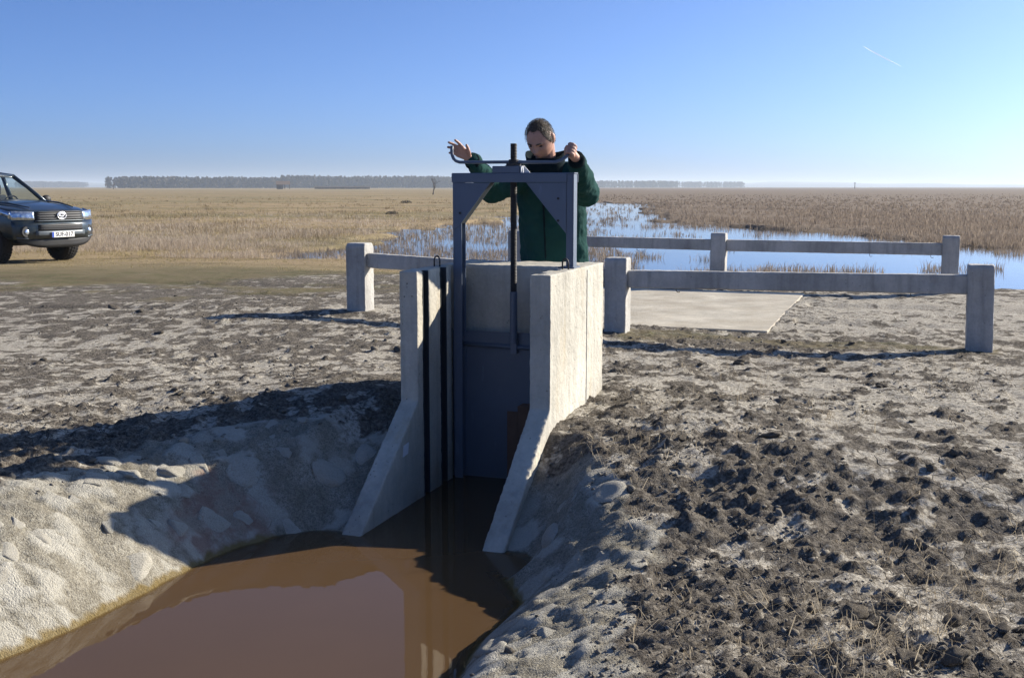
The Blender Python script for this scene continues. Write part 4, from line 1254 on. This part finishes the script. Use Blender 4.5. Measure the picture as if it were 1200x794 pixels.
def mat_glass(name, tintc, alpha):
    m, nt, bs = new_mat(name)
    nt.nodes.clear(); t = NT(nt)
    out = t.n('ShaderNodeOutputMaterial'); tr = t.n('ShaderNodeBsdfTransparent'); gl = t.n('ShaderNodeBsdfGlossy'); mx = t.n('ShaderNodeMixShader'); fr = t.n('ShaderNodeFresnel')
    tr.inputs[0].default_value = (*tintc, 1); gl.inputs['Roughness'].default_value = 0.02; fr.inputs[0].default_value = 1.5
    lw = t.n('ShaderNodeLayerWeight'); lw.inputs[0].default_value = 0.5
    t.l(t.math('ADD', t.math('MULTIPLY', t.math('POWER', lw.outputs['Facing'], 4.0), 0.7), alpha, True), mx.inputs[0]); t.l(tr.outputs[0], mx.inputs[1]); t.l(gl.outputs[0], mx.inputs[2]); t.l(mx.outputs[0], out.inputs['Surface'])
    return m
M['glass'] = mat_glass('glass', (0.86, 0.93, 0.93), 0.06)
def mat_lamp():
    m, nt, bs = new_mat('lamp_lens'); t = NT(nt)
    co = t.coord()
    vo = t.n('ShaderNodeTexVoronoi'); vo.inputs['Scale'].default_value = 14; t.l(co, vo.inputs['Vector'])
    t.l(t.ramp(vo.outputs['Distance'], [(0.0, (0.85, 0.88, 0.92)), (0.5, (0.45, 0.52, 0.62))]), bs.inputs['Base Color'])
    bs.inputs['Metallic'].default_value = 0.75; bs.inputs['Roughness'].default_value = 0.16
    bs.inputs['Coat Weight'].default_value = 1.0; bs.inputs['Coat Roughness'].default_value = 0.02
    t.l(t.bump(vo.outputs['Distance'], 0.35, 0.02), bs.inputs['Normal'])
    return m
M['lamp'] = mat_lamp()

CAR_H = math.radians(60)                                     # heading, turned from -Y towards +X
hx, hy = math.sin(CAR_H), -math.cos(CAR_H)
car_loc = (-9.70, 22.35)
car = empty('pickup_truck', (*car_loc, ground_z(*car_loc)+0.0), math.atan2(hy, hx))
tag(car, 'dark green-black pickup truck parked on the track at the left edge', 'pickup truck')
def xf(y, z=0.7, off=0.0):
    return 0.985 - 0.25*(min(abs(y), 0.99)/0.93)**3.3 - 0.16*max(0, z-0.74)**1.2 - 0.10*max(0, 0.50-z) + off
# body shell: sections along the length, mirrored
def section(x, hw, z0, z1, crown, waist):
    half = [(0.0, z0), (hw*0.72, z0), (hw*0.95, z0+0.05), (hw, z0+0.20), (hw*1.005, waist), (hw*0.985, z1-0.10), (hw*0.93, z1-0.022), (hw*0.84, z1), (hw*0.45, z1+crown*0.8), (0.0, z1+crown)]
    return [Vector((x, -y, z)) for y, z in half[1:-1]][::1], half
def loft(name, secs, mat, parent, sub=2):
    bm = bmesh.new(); rings = []
    for (x, hw, z0, z1, crown, waist) in secs:
        half = [(hw*0.40, z0), (hw*0.78, z0), (hw*0.96, z0+0.05), (hw, z0+0.18), (hw*1.005, waist), (hw*0.99, z1-0.10), (hw*0.945, z1-0.025), (hw*0.86, z1-0.002), (hw*0.45, z1+crown*0.8)]
        pts = [(y, z) for y, z in half] + [(0, z1+crown)] + [(-y, z) for y, z in reversed(half)] + [(0, z0)]
        rings.append([bm.verts.new((x, y, z)) for y, z in pts])
    n = len(rings[0])
    for a, b in zip(rings, rings[1:]):
        for k in range(n): bm.faces.new([a[k], a[(k+1) % n], b[(k+1) % n], b[k]])
    bm.faces.new(rings[0]); bm.faces.new(list(reversed(rings[-1])))
    o = bm_obj(name, bm, mat, parent, smooth=True)
    if sub:
        m = o.modifiers.new('sub', 'SUBSURF'); m.levels = sub; m.render_levels = sub
    return o
secs = [(0.905, 0.40, 0.52, 1.00, 0.01, 0.75), (0.88, 0.60, 0.50, 1.02, 0.012, 0.75), (0.80, 0.76, 0.48, 1.045, 0.02, 0.76), (0.64, 0.860, 0.47, 1.072, 0.03, 0.78), (0.45, 0.915, 0.46, 1.105, 0.045, 0.80),
        (0.0, 0.925, 0.45, 1.150, 0.055, 0.82), (-0.45, 0.925, 0.44, 1.185, 0.050, 0.84), (-0.62, 0.925, 0.44, 1.195, 0.02, 0.84), (-1.5, 0.925, 0.44, 1.205, 0.0, 0.84), (-2.45, 0.925, 0.44, 1.215, 0.0, 0.84), (-2.62, 0.925, 0.46, 1.215, 0.0, 0.84)]
shell = loft('body', secs, M['car_paint'], car)
shell.data = (lambda me: me)(eval_mesh(shell)); shell.modifiers.clear()
cut = []
for sg in (-1, 1):
    c = bmesh.new(); bm_tube(c, [(0, sg*0.60, 0.42), (0, sg*1.10, 0.42)], 0.455, 32); cut.append(bm_obj('cutter', c, None, car))
boolean_cut(shell, cut); shell.data.materials.clear(); shell.data.materials.append(M['car_paint']); set_smooth(shell.data)
try: shell.data.set_sharp_from_angle(angle=math.radians(40))
except Exception: pass
bed = loft('cargo_bed', [(-2.66, 0.915, 0.50, 1.20, -0.01, 0.84), (-2.70, 0.915, 0.48, 1.215, -0.01, 0.84), (-3.5, 0.915, 0.48, 1.22, -0.01, 0.84), (-4.22, 0.91, 0.50, 1.225, -0.01, 0.84), (-4.27, 0.88, 0.52, 1.20, -0.01, 0.84)], M['car_paint'], car)
bed.data = eval_mesh(bed); bed.modifiers.clear()
cut = []
for sg in (-1, 1):
    c = bmesh.new(); bm_tube(c, [(-3.085, sg*0.60, 0.42), (-3.085, sg*1.10, 0.42)], 0.455, 32); cut.append(bm_obj('cutter', c, None, car))
c = bmesh.new(); bm_box(c, (-4.18, -0.76, 0.80), (-2.74, 0.76, 1.6)); cut.append(bm_obj('cutter', c, None, car))
boolean_cut(bed, cut); bed.data.materials.clear(); bed.data.materials.append(M['car_paint'])
# cab: pillars, roof, glass
A0, A1 = (-0.55, 0.80, 1.20), (-1.22, 0.62, 1.715)
bm = bmesh.new()
for sg in (-1, 1):
    bm_tube(bm, [(-0.50, sg*0.815, 1.175), (-0.90, sg*0.71, 1.48), (-1.26, sg*0.635, 1.715), (-1.75, sg*0.615, 1.765), (-2.25, sg*0.63, 1.735), (-2.58, sg*0.73, 1.20)], [0.045, 0.038, 0.045, 0.045, 0.045, 0.055], 10)
    bm_tube(bm, [(-1.62, sg*0.83, 1.19), (-1.62, sg*0.64, 1.74)], [0.05, 0.04], 8)
bm_tube(bm, [(-1.25, -0.63, 1.715), (-1.23, 0, 1.742), (-1.25, 0.63, 1.715)], 0.04, 8)
bm_tube(bm, [(-0.50, -0.80, 1.18), (-0.42, 0, 1.215), (-0.50, 0.80, 1.18)], 0.035, 8)
bm_obj('pillars', bm, M['car_paint'], car, smooth=True)
bm = bmesh.new(); rows = []
for x, z, hw in ((-1.20, 1.728, 0.62), (-1.35, 1.772, 0.63), (-1.75, 1.800, 0.63), (-2.10, 1.790, 0.63), (-2.30, 1.735, 0.63)):
    rows.append([bm.verts.new((x, hw*k/6, z-0.030*(k/6)**2)) for k in range(-6, 7)])
for a, b in zip(rows, rows[1:]):
    for k in range(12): bm.faces.new([a[k], a[k+1], b[k+1], b[k]])
r_ = bm_obj('roof', bm, M['car_paint'], car, smooth=True); so = r_.modifiers.new('t', 'SOLIDIFY'); so.thickness = 0.03
def sheet(name, rows, mat, parent, th=0.004):
    bm = bmesh.new(); R_ = [[bm.verts.new(p) for p in r] for r in rows]
    for a, b in zip(R_, R_[1:]):
        for k in range(len(a)-1): bm.faces.new([a[k], a[k+1], b[k+1], b[k]])
    o = bm_obj(name, bm, mat, parent, smooth=True)
    if th: s_ = o.modifiers.new('t', 'SOLIDIFY'); s_.thickness = th
    return o
sheet('windscreen', [[(-0.47-0.06*(k/4)**2, 0.79*k/4, 1.19-0.01*(k/4)**2) for k in range(-4, 5)], [(-0.85-0.04*(k/4)**2, 0.70*k/4, 1.47) for k in range(-4, 5)], [(-1.22-0.02*(k/4)**2, 0.61*k/4, 1.722-0.02*(k/4)**2) for k in range(-4, 5)]], M['glass'], car, 0)
sheet('rear_window', [[(-2.57, y, 1.22) for y in (-0.68, 0.68)], [(-2.30, y, 1.70) for y in (-0.58, 0.58)]], M['glass'], car, 0)
for sg in (-1, 1):
    sheet('side_window', [[(-0.62, sg*0.80, 1.20), (-1.58, sg*0.82, 1.20)], [(-0.98, sg*0.70, 1.48), (-1.58, sg*0.72, 1.48)], [(-1.27, sg*0.635, 1.69), (-1.58, sg*0.635, 1.72)]], M['glass'], car, 0)
    sheet('side_window', [[(-1.66, sg*0.82, 1.20), (-2.52, sg*0.77, 1.21)], [(-1.66, sg*0.64, 1.72), (-2.26, sg*0.64, 1.71)]], M['glass'], car, 0)
    bm = bmesh.new()
    bm_ellipsoid(bm, (-0.74, sg*1.02, 1.24), (0.075, 0.105, 0.085)); bm_tube(bm, [(-0.70, sg*0.85, 1.19), (-0.72, sg*0.96, 1.20)], 0.025, 8)
    bm_obj('side_mirror', bm, M['car_black'], car, smooth=True)
    bm = bmesh.new(); bm_box(bm, (-1.62, sg*0.40-0.24, 0.6), (-1.50, sg*0.40+0.24, 1.33)); bm_box(bm, (-1.58, sg*0.40-0.12, 1.33), (-1.49, sg*0.40+0.12, 1.55))
    bm_obj('front_seat', bm, M['seat'], car, bevel=0.04, seg=3)
bm = bmesh.new(); bm_box(bm, (-2.42, -0.68, 0.6), (-2.30, 0.68, 1.32)); bm_obj('rear_seat', bm, M['seat'], car, bevel=0.03)
bm = bmesh.new(); bm_box(bm, (-0.95, -0.76, 0.85), (-0.62, 0.76, 1.19)); bm_obj('dashboard', bm, M['seat'], car, bevel=0.03)
bm = bmesh.new()
sw = [(-1.06+0.05*math.sin(a), 0.40+0.18*math.cos(a), 1.14+0.17*math.sin(a)) for a in np.linspace(0, 2*math.pi, 20)]
bm_tube(bm, sw, 0.014, 8); bm_obj('steering_wheel', bm, M['seat'], car)
bm = bmesh.new(); bm_box(bm, (-1.10, -0.10, 1.60), (-1.07, 0.10, 1.66)); bm_obj('rear_view_mirror', bm, M['seat'], car, bevel=0.01)
# front patches that follow the curved nose
def nose(name, y0, y1, zlo, zhi, off, mat, parent, n=12, th=0.02):
    rows = []
    for j in range(4):
        f = j/3; row = []
        for i in range(n+1):
            y = y0+(y1-y0)*i/n
            zl = zlo(y) if callable(zlo) else zlo; zh = zhi(y) if callable(zhi) else zhi
            z = zl+(zh-zl)*f; row.append((xf(y, z, off), y, z))
        rows.append(row)
    o = sheet(name, rows, mat, parent, 0)
    s_ = o.modifiers.new('t', 'SOLIDIFY'); s_.thickness = th; s_.offset = 0
    return o
bumper = nose('bumper', -0.925, 0.925, 0.50, 0.845, 0.012, M['car_paint'], car, 30)
nose('lower_bumper', -0.86, 0.86, lambda y: 0.32+0.16*(abs(y)/0.86)**4, lambda y: 0.515, -0.012, M['car_black'], car, 24)
nose('lower_trim', -0.56, 0.56, 0.555, 0.650, 0.030, M['car_grey'], bumper, 16)
gl_ = nose('air_intake', -0.50, 0.50, lambda y: 0.655, lambda y: 0.785-0.03*abs(y), 0.028, M['car_black'], bumper, 16)
for k in range(3):
    o = nose('intake_slat', -0.47, 0.47, 0.676+k*0.034, 0.684+k*0.034, 0.042, M['grille_dark'], bumper, 12, 0.010)
grille = nose('grille', -0.545, 0.545, lambda y: 0.850, lambda y: 1.030-0.03*abs(y), 0.020, M['car_black'], car, 18)
for k, (z_, h_) in enumerate(((0.872, 0.020), (0.917, 0.022), (0.965, 0.022), (1.008, 0.014))):
    nose('grille_bar', -0.52, 0.52, z_, z_+h_, 0.038, M['grille_dark'], grille, 16, 0.014)
nose('grille_rim', -0.56, 0.56, 0.834, 0.852, 0.036, M['car_grey'], grille, 16, 0.016)
# emblem: three ovals in bright metal
def oval(cy, cz, ry, rz, r, parent):
    bm = bmesh.new()
    pts = [(xf(0, cz, 0.062), cy+ry*math.cos(a), cz+rz*math.sin(a)) for a in np.linspace(0, 2*math.pi, 33)]
    bm_tube(bm, pts, r, 8); return bm_obj('emblem_ring', bm, M['chrome'], parent, smooth=True)
oval(0, 0.940, 0.098, 0.068, 0.0115, grille)
oval(0, 0.955, 0.066, 0.026, 0.009, grille)
oval(0, 0.940, 0.028, 0.060, 0.009, grille)
for sg in (-1, 1):
    lo = lambda y: 0.862+0.02*max(0, abs(y)-0.55); hi = lambda y: 1.018+0.05*max(0, abs(y)-0.5)
    y0, y1 = sorted((sg*0.555, sg*0.925))
    hl = nose('headlight', y0, y1, lo, hi, 0.016, M['lamp'], car, 14)
    fl = sheet('lens_side', [[(0.70-0.06*k, sg*(0.925+0.006*k), 0.885+0.02*k) for k in range(5)], [(0.70-0.06*k, sg*(0.915+0.006*k), 1.025+0.012*k) for k in range(5)]], M['lamp'], hl, 0.006)
    bm = bmesh.new(); y = sg*0.715
    bm_tube(bm, [(xf(y, 0.64, 0.00), y, 0.64), (xf(y, 0.64, 0.030), y, 0.64)], [0.115, 0.100], 20); fs = bm_obj('fog_light_surround', bm, M['car_black'], bumper)
    bm = bmesh.new(); bm_ellipsoid(bm, (xf(y, 0.64, 0.030), y, 0.64), (0.022, 0.052, 0.052)); bm_obj('fog_light', bm, M['lamp'], car, smooth=True)
    bm = bmesh.new(); bm_tube(bm, [(xf(y*0.95, 0.5, 0.02), y*0.70, 0.505), (xf(y, 0.5, 0.02), y, 0.51), (xf(y*1.22, 0.5, 0.02), y*1.22, 0.53)], 0.016, 8); bm_obj('bumper_lip', bm, M['car_grey'], bumper, smooth=True)
# hood lines
for sg in (-1, 1):
    bm = bmesh.new(); bm_tube(bm, [(0.74, sg*0.50, 1.098), (0.2, sg*0.585, 1.178), (-0.45, sg*0.64, 1.222)], [0.010, 0.02, 0.014], 8); bm_obj('hood_crease', bm, M['car_paint'], shell, smooth=True)
# number plate
pz = 0.575; px0 = xf(0.26, pz, 0.060)
bm = bmesh.new(); bm_box(bm, (px0-0.006, -0.26, pz-0.056), (px0+0.004, 0.26, pz+0.056)); plate = bm_obj('number_plate', bm, M['plate_white'], car, bevel=0.004)
bm = bmesh.new(); bm_box(bm, (px0+0.0045, -0.258, pz-0.053), (px0+0.0065, -0.212, pz+0.053)); bm_obj('country_band', bm, M['plate_blue'], plate)
def text_mesh(name, body, size, parent, mat, loc, rot, ext=0.001):
    cu = bpy.data.curves.new(name, 'FONT'); cu.body = body; cu.size = size; cu.extrude = ext; cu.align_x = 'CENTER'; cu.align_y = 'CENTER'; cu.offset = 0.002
    tmp = link(bpy.data.objects.new('tmp', cu)); me = eval_mesh(tmp); bpy.data.objects.remove(tmp)
    o = ob(name, me, mat, parent); o.location = loc; o.rotation_euler = rot
    return o
text_mesh('plate_text', 'SUF-017', 0.118, plate, M['plate_ink'], (px0+0.0055, 0.024, pz), (math.pi/2, 0, math.pi/2))
# wheels
def wheel(x, y):
    w = empty('wheel', (0, 0, 0)); w.parent = car; w.location = (x, y, 0.385)
    sg = 1 if y > 0 else -1
    bm = bmesh.new(); prof = [(-0.125, 0.235), (-0.132, 0.33), (-0.112, 0.375), (-0.05, 0.388), (0.05, 0.388), (0.112, 0.375), (0.132, 0.33), (0.125, 0.235)]
    n = 40; rings = [[bm.verts.new((r*math.cos(2*math.pi*k/n), p, r*math.sin(2*math.pi*k/n))) for k in range(n)] for p, r in prof]
    for i in range(len(rings)):
        a, b = rings[i], rings[(i+1) % len(rings)]
        for k in range(n): bm.faces.new([a[k], a[(k+1) % n], b[(k+1) % n], b[k]])
    ty = bm_obj('tyre', bm, M['tyre'], w, smooth=True)
    bm = bmesh.new()
    for k in range(36):
        a = 2*math.pi*k/36
        for j, yy in enumerate((-0.09, -0.03, 0.03, 0.09)):
            aa = a+(0.09 if j % 2 else 0)
            c, s_ = math.cos(aa), math.sin(aa); r0 = 0.372 if abs(yy) > 0.05 else 0.384
            t_ = Vector((-s_, 0, c)); nn_ = Vector((c, 0, s_)); ctr_ = nn_*r0 + Vector((0, yy, 0))
            q = [ctr_ + t_*dt*0.022 + Vector((0, dy*0.022, 0)) for dt, dy in ((-1, -1), (1, -1), (1, 1), (-1, 1))]
            bm_prism(bm, q, nn_*0.018)
    bm_obj('tread', bm, M['tyre'], ty)
    bm = bmesh.new(); bm_tube(bm, [(0, sg*0.02, 0), (0, sg*0.10, 0), (0, sg*0.112, 0)], [0.235, 0.235, 0.225], 32)
    rm = bm_obj('rim', bm, M['car_black'], w)
    for k in range(6):
        a = 2*math.pi*k/6; c, s_ = math.cos(a), math.sin(a)
        bm = bmesh.new(); bm_tube(bm, [(0.04*c, sg*0.118, 0.04*s_), (0.222*c, sg*0.118, 0.222*s_)], [0.040, 0.026], 8); bm_obj('spoke', bm, M['rim'], rm)
    return w
for x in (0.0, -3.085):
    for y in (-0.77, 0.77): wheel(x, y)
bm = bmesh.new(); bm_box(bm, (-3.6, -0.62, 0.40), (0.72, 0.62, 0.56)); bm_obj('chassis', bm, M['car_black'], car, bevel=0.03)
bm = bmesh.new(); bm_tube(bm, [(0, -0.68, 0.385), (0, 0.68, 0.385)], 0.05, 10); bm_obj('axle', bm, M['car_black'], car)
bm = bmesh.new(); bm_tube(bm, [(-3.085, -0.68, 0.385), (-3.085, 0.68, 0.385)], 0.06, 10); bm_obj('axle', bm, M['car_black'], car)

# ------------------------------------------------------------------ far things
def mat_bark(name, col): return simple(name, col, 0.9, 0, 0.35, 0.6)
M['bark'] = mat_bark('bark', (0.075, 0.06, 0.048))
M['twigs'] = simple('twigs', (0.060, 0.052, 0.045), 0.95, 0, 0.35, 0.05)
M['hut_wall'] = simple('hut_wall', (0.12, 0.085, 0.06), 0.9, 0, 0.3, 1.2)
M['hut_roof'] = simple('hut_roof', (0.24, 0.165, 0.11), 0.9, 0, 0.3, 1.5)
M['hills'] = simple('hills', (0.09, 0.095, 0.07), 0.95, 0, 0.3, 0.004)
def atpx(u, Y): return (u-600)/1300.0*Y
# long wood on the left horizon: crowns of bare twigs on trunks, one mass
def wood(name, spans, label, per_m, hgt):
    VV, FF, n0 = [], [], 0
    for x0, y0, x1, y1, h0, depth_ in spans:
        Ln = math.hypot(x1-x0, y1-y0); nt_ = int(Ln*per_m)
        f = RNG.uniform(0, 1, nt_); back = RNG.uniform(0, depth_, nt_)
        tx = x0+(x1-x0)*f; ty = y0+(y1-y0)*f+back
        th_ = h0*RNG.uniform(0.80, 0.98, nt_)*(1+0.05*fbm(tx*0.02, ty*0.02, 2, 300))
        for i in range(nt_):
            h = th_[i]; k = 46
            a = RNG.uniform(0, 6.28, k); r = np.sqrt(RNG.uniform(0, 1, k))*h*0.23; z = h*(0.02+0.98*RNG.uniform(0, 1, k)**0.8)
            r = r*np.sqrt(np.clip((1.02-z/h)*2.2, 0.05, 1))
            C_ = np.stack([tx[i]+r*np.cos(a), ty[i]+r*np.sin(a), z-0.2], -1)
            d1 = RNG.normal(0, 1, (k, 3)); d1 /= np.linalg.norm(d1, axis=1)[:, None]; d2 = np.cross(d1, RNG.normal(0, 1, (k, 3))); d2 /= np.linalg.norm(d2, axis=1)[:, None]
            sz = h*RNG.uniform(0.08, 0.17, k)[:, None]
            tri = np.stack([C_-d1*sz, C_+d1*sz, C_+d2*sz*0.9+np.array([0, 0, 1])*sz*0.7], 1).reshape(-1, 3)
            tw = 0.018*h
            tr = np.array([[tx[i]-tw, ty[i], -0.4], [tx[i]+tw, ty[i], -0.4], [tx[i], ty[i], h*0.8]])
            VV.append(tri); VV.append(tr); FF.append(np.arange(n0, n0+3*k+3).reshape(-1, 3)); n0 += 3*k+3
    o = ob(name, mesh_fast(name, np.concatenate(VV), np.concatenate(FF)), M['twigs'])
    return tag(o, label, 'wood', kind='stuff')
Yw = 1250.0
wood('far_wood', [(atpx(122, Yw), Yw, atpx(330, Yw+150), Yw+150, 13.0, 90), (atpx(330, Yw+150), Yw+150, atpx(560, Yw+300), Yw+300, 15.0, 90), (atpx(560, Yw+300), Yw+300, atpx(690, Yw+700), Yw+700, 14.0, 60)],
     'long straight grey wood along the left horizon', 2.4, 13)
wood('distant_tree_belt', [(atpx(700, 2300), 2300, atpx(795, 2400), 2400, 14, 60), (atpx(800, 2900), 2900, atpx(870, 3000), 3000, 15, 60), (atpx(20, 3000), 3000, atpx(100, 3300), 3300, 16, 60)],
     'hazy belt of bare trees far off above the flooded marsh', 0.9, 14)
# hills
xs_h = np.linspace(-4200, 5200, 260)
bm = bmesh.new()
hv = []
for i, x in enumerate(xs_h):
    u = 600+1300*x/6500
    h = 12+20*math.exp(-((u-930)/70)**2)+9*math.exp(-((u-760)/60)**2)+12*math.exp(-((u-1100)/90)**2)+22*math.exp(-((u-30)/90)**2)+3*math.sin(x*0.004)+2*math.sin(x*0.013+1)
    hv.append((bm.verts.new((x, 6300, -2)), bm.verts.new((x, 6500, h*0.8)), bm.verts.new((x, 6700, h)), bm.verts.new((x, 7100, -2))))
for a, b in zip(hv, hv[1:]):
    for k in range(3): bm.faces.new([a[k], b[k], b[k+1], a[k+1]])
    bm.faces.new([a[3], b[3], b[0], a[0]])
tag(bm_obj('hills', bm, M['hills'], smooth=True), kind='structure')

# bare trees one can tell apart
def bare_tree(name, x, y, h, label, seed, group=None, lean=0.1, stemr=0.035):
    r = random.Random(seed)
    z0 = ground_z(x, y)
    root = empty(name, (x, y, z0))
    tag(root, label, 'tree', group)
    bt = bmesh.new(); bc = bmesh.new()
    def grow(p, d, ln, rad, lv, target):
        pts = [p]; rads = [rad]; q = p; dd = d
        for i in range(3):
            dd = (dd+Vector((r.uniform(-.25, .25), r.uniform(-.25, .25), r.uniform(-.05, .2)))*0.6).normalized(); q = q+dd*ln/3
            pts.append(q); rads.append(rad*(1-0.28*(i+1)))
        bm_tube(target, pts, rads, 6 if lv < 2 else 4)
        if lv >= 4: return
        nchild = 3 if lv < 2 else 4
        for k in range(nchild):
            b = pts[r.choice((1, 2, 3))] if k else pts[-1]
            sp = 0.9 if lv > 0 else 0.75
            nd = (dd+Vector((r.uniform(-sp, sp), r.uniform(-sp, sp), r.uniform(-0.15, 0.55)))).normalized()
            grow(b, nd, ln*r.uniform(0.55, 0.8), rad*0.55, lv+1, bt if lv < 0 else bc)
    grow(Vector((0, 0, -0.1)), Vector((lean, 0, 1)).normalized(), h*0.36, h*stemr, 0, bt)
    bm_obj('trunk', bt, M['bark'], root, smooth=True)
    bm_obj('crown', bc, M['bark'], root, smooth=True)
    return root
bare_tree('bare_tree', atpx(508, 215), 215, 4.3, 'small bare bush-like tree left of the gate frame in the field', 4, lean=0.3)
bare_tree('bare_tree', atpx(137, 700), 700, 5.5, 'tiny bare tree before the left end of the wood', 9, stemr=0.05)
# hut
hutY = 760.0
hut = empty('hut', (atpx(333, hutY), hutY, ground_z(atpx(333, hutY), hutY)), 0.25)
tag(hut, 'tiny reed roofed hut in front of the far wood', 'hut')
bm = bmesh.new(); bm_box(bm, (-3.6, -2, -0.3), (0.6, 2, 3.2)); bm_obj('wall', bm, M['hut_wall'], hut)
bm = bmesh.new(); bm_prism(bm, [(-4.0, -2.6, 3.0), (-4.0, 2.6, 3.0), (-4.0, 0, 5.4)], (9.4, 0, 0)); bm_obj('roof', bm, M['hut_roof'], hut)
for x, y in ((1.8, -1.9), (5.0, -1.9), (1.8, 1.9), (5.0, 1.9)):
    bm = bmesh.new(); bm_tube(bm, [(x, y, -0.3), (x, y, 3.1)], 0.16, 8); bm_obj('post', bm, M['hut_wall'], hut)
bm = bmesh.new(); bm_box(bm, (-2.2, -2.04, 0.0), (-1.0, -1.99, 2.1)); bm_obj('door', bm, M['bark'], hut)
# long low shed
shY = 820.0
shed = empty('low_shed', (atpx(403, shY), shY, ground_z(atpx(403, shY), shY)), 0.12)
tag(shed, 'long low dark shed before the far wood right of the hut', 'shed')
bm = bmesh.new(); bm_box(bm, (-20, -2.5, -0.3), (20, 2.5, 1.1)); bm_obj('wall', bm, M['hut_wall'], shed)
bm = bmesh.new(); bm_prism(bm, [(-20.4, -3, 1.05), (-20.4, 3, 1.05), (-20.4, 0, 1.9)], (40.8, 0, 0)); bm_obj('roof', bm, M['bark'], shed)
for k in range(7):
    bm = bmesh.new(); bm_box(bm, (-18+k*5.6, -2.56, 0.1), (-15.5+k*5.6, -2.48, 0.8)); bm_obj('opening', bm, M['plate_ink'], shed)
# dark shrubs in the field
def shrub(x, y, rx, h, label, seed):
    r = np.random.default_rng(seed); n = 420
    a = r.uniform(0, 6.28, n); rr_ = np.sqrt(r.uniform(0, 1, n)); z = h*r.uniform(0.02, 1, n)*(1-0.55*rr_**2)
    P = np.stack([rx*rr_*np.cos(a), rx*0.6*rr_*np.sin(a), z], -1)
    d1 = r.normal(0, 1, (n, 3)); d1 /= np.linalg.norm(d1, axis=1)[:, None]; d2 = np.cross(d1, r.normal(0, 1, (n, 3))); d2 /= np.linalg.norm(d2, axis=1)[:, None]
    sz = h*0.17
    tri = np.stack([P-d1*sz, P+d1*sz*0.5, P+d2*sz*0.8], 1).reshape(-1, 3)
    root = empty('shrub', (x, y, ground_z(x, y)-0.02)); tag(root, label, 'shrub', 'dark shrubs in the field')
    ob('foliage', mesh_fast('foliage', tri, np.arange(3*n).reshape(-1, 3)), M['twigs'], root)
    bm = bmesh.new()
    for k in range(6):
        an = k*1.05+0.2; bm_tube(bm, [(0, 0, -0.05), (rx*0.35*math.cos(an), rx*0.2*math.sin(an), h*0.6)], [0.03, 0.012], 5)
    bm_obj('stems', bm, M['bark'], root)
for k, (u, v, rx, h, lb) in enumerate(((477, 237, 0.55, 0.30, 'dark low shrub in the field below the bare tree'), (460, 250, 0.35, 0.22, 'small dark shrub in the field nearest the water'))):
    Yk = 1.45*1300/(v-219); shrub(atpx(u, Yk), Yk, rx, h, lb, 500+k)
x, y = far_pts(9000, 30, 160)
ok = (x < 1.5+0.03*y) & (pond_sd(x, y) > 0.5) & (fbm(x*0.22, y*0.12, 3, 190) > 0.12)
P = np.stack([x, y, ground_zs(x, y)-0.02], -1)[ok]
o = blades('grass_tussocks', P, 9, RNG.uniform(0.12, 0.34, len(P)), np.maximum(0.008, 0.0003*P[:, 1]), 0.9, M['tussock'], 1.0)
tag(o, 'rough brownish grass tussocks scattered over the left field', 'grass', kind='stuff')
# far poles on the right
for k, (u, hh, lb) in enumerate(((998, 5.0, 'thin far pole on the right horizon above the reeds'),)):
    Yp = 900.0
    bm = bmesh.new(); bm_tube(bm, [(0, 0, -0.3), (0, 0, hh)], [0.35, 0.25], 8); bm_box(bm, (-0.9, -0.2, hh-0.9), (0.9, 0.2, hh-0.6))
    o = bm_obj('pole', bm, M['bark']); o.location = (atpx(u, Yp), Yp, 0); tag(o, lb, 'pole')
# contrail high up
def mat_trail():
    m, nt, bs = new_mat('contrail'); nt.nodes.clear(); t = NT(nt)
    out = t.n('ShaderNodeOutputMaterial'); df = t.n('ShaderNodeBsdfTranslucent'); df.inputs[0].default_value = (0.95, 0.95, 0.95, 1); tr = t.n('ShaderNodeBsdfTransparent'); mx = t.n('ShaderNodeMixShader')
    lw = t.n('ShaderNodeLayerWeight'); lw.inputs[0].default_value = 0.35
    t.l(t.math('MULTIPLY', t.math('SUBTRACT', 1.0, lw.outputs['Facing']), 0.42), mx.inputs[0]); t.l(tr.outputs[0], mx.inputs[1]); t.l(df.outputs[0], mx.inputs[2]); t.l(mx.outputs[0], out.inputs['Surface'])
    return m
def sky_pt(u, v, Y):
    p = math.radians(7.797); a, b = (u-600)/1300, (397-v)/1300
    y = math.cos(p)+b*math.sin(p); z = -math.sin(p)+b*math.cos(p)
    return Vector((a/y*Y, Y, CAM_Z+z/y*Y))
bm = bmesh.new()
bm_tube(bm, [sky_pt(1012, 54.5, 32000), sky_pt(1025, 62, 32400), sky_pt(1040, 70, 32800), sky_pt(1056, 78, 33200)], [6, 22, 20, 3], 10)
tag(bm_obj('contrail', bm, mat_trail(), smooth=True), 'short white contrail high in the right sky', 'contrail')

# ------------------------------------------------------------------ haze
m = bpy.data.materials.new('haze'); m.use_nodes = True; nt = m.node_tree; nt.nodes.clear()
out = nt.nodes.new('ShaderNodeOutputMaterial'); pv = nt.nodes.new('ShaderNodeVolumePrincipled')
pv.inputs['Color'].default_value = (0.80, 0.90, 1.0, 1); pv.inputs['Density'].default_value = 0.00024; pv.inputs['Anisotropy'].default_value = 0.2
nt.links.new(pv.outputs[0], out.inputs['Volume'])
bm = bmesh.new(); bm_box(bm, (-7500, -1600, -3.5), (7500, 11000, 46))
o = bm_obj('haze', bm, m); tag(o, 'thin pale blue haze over the plain', 'haze', kind='stuff')
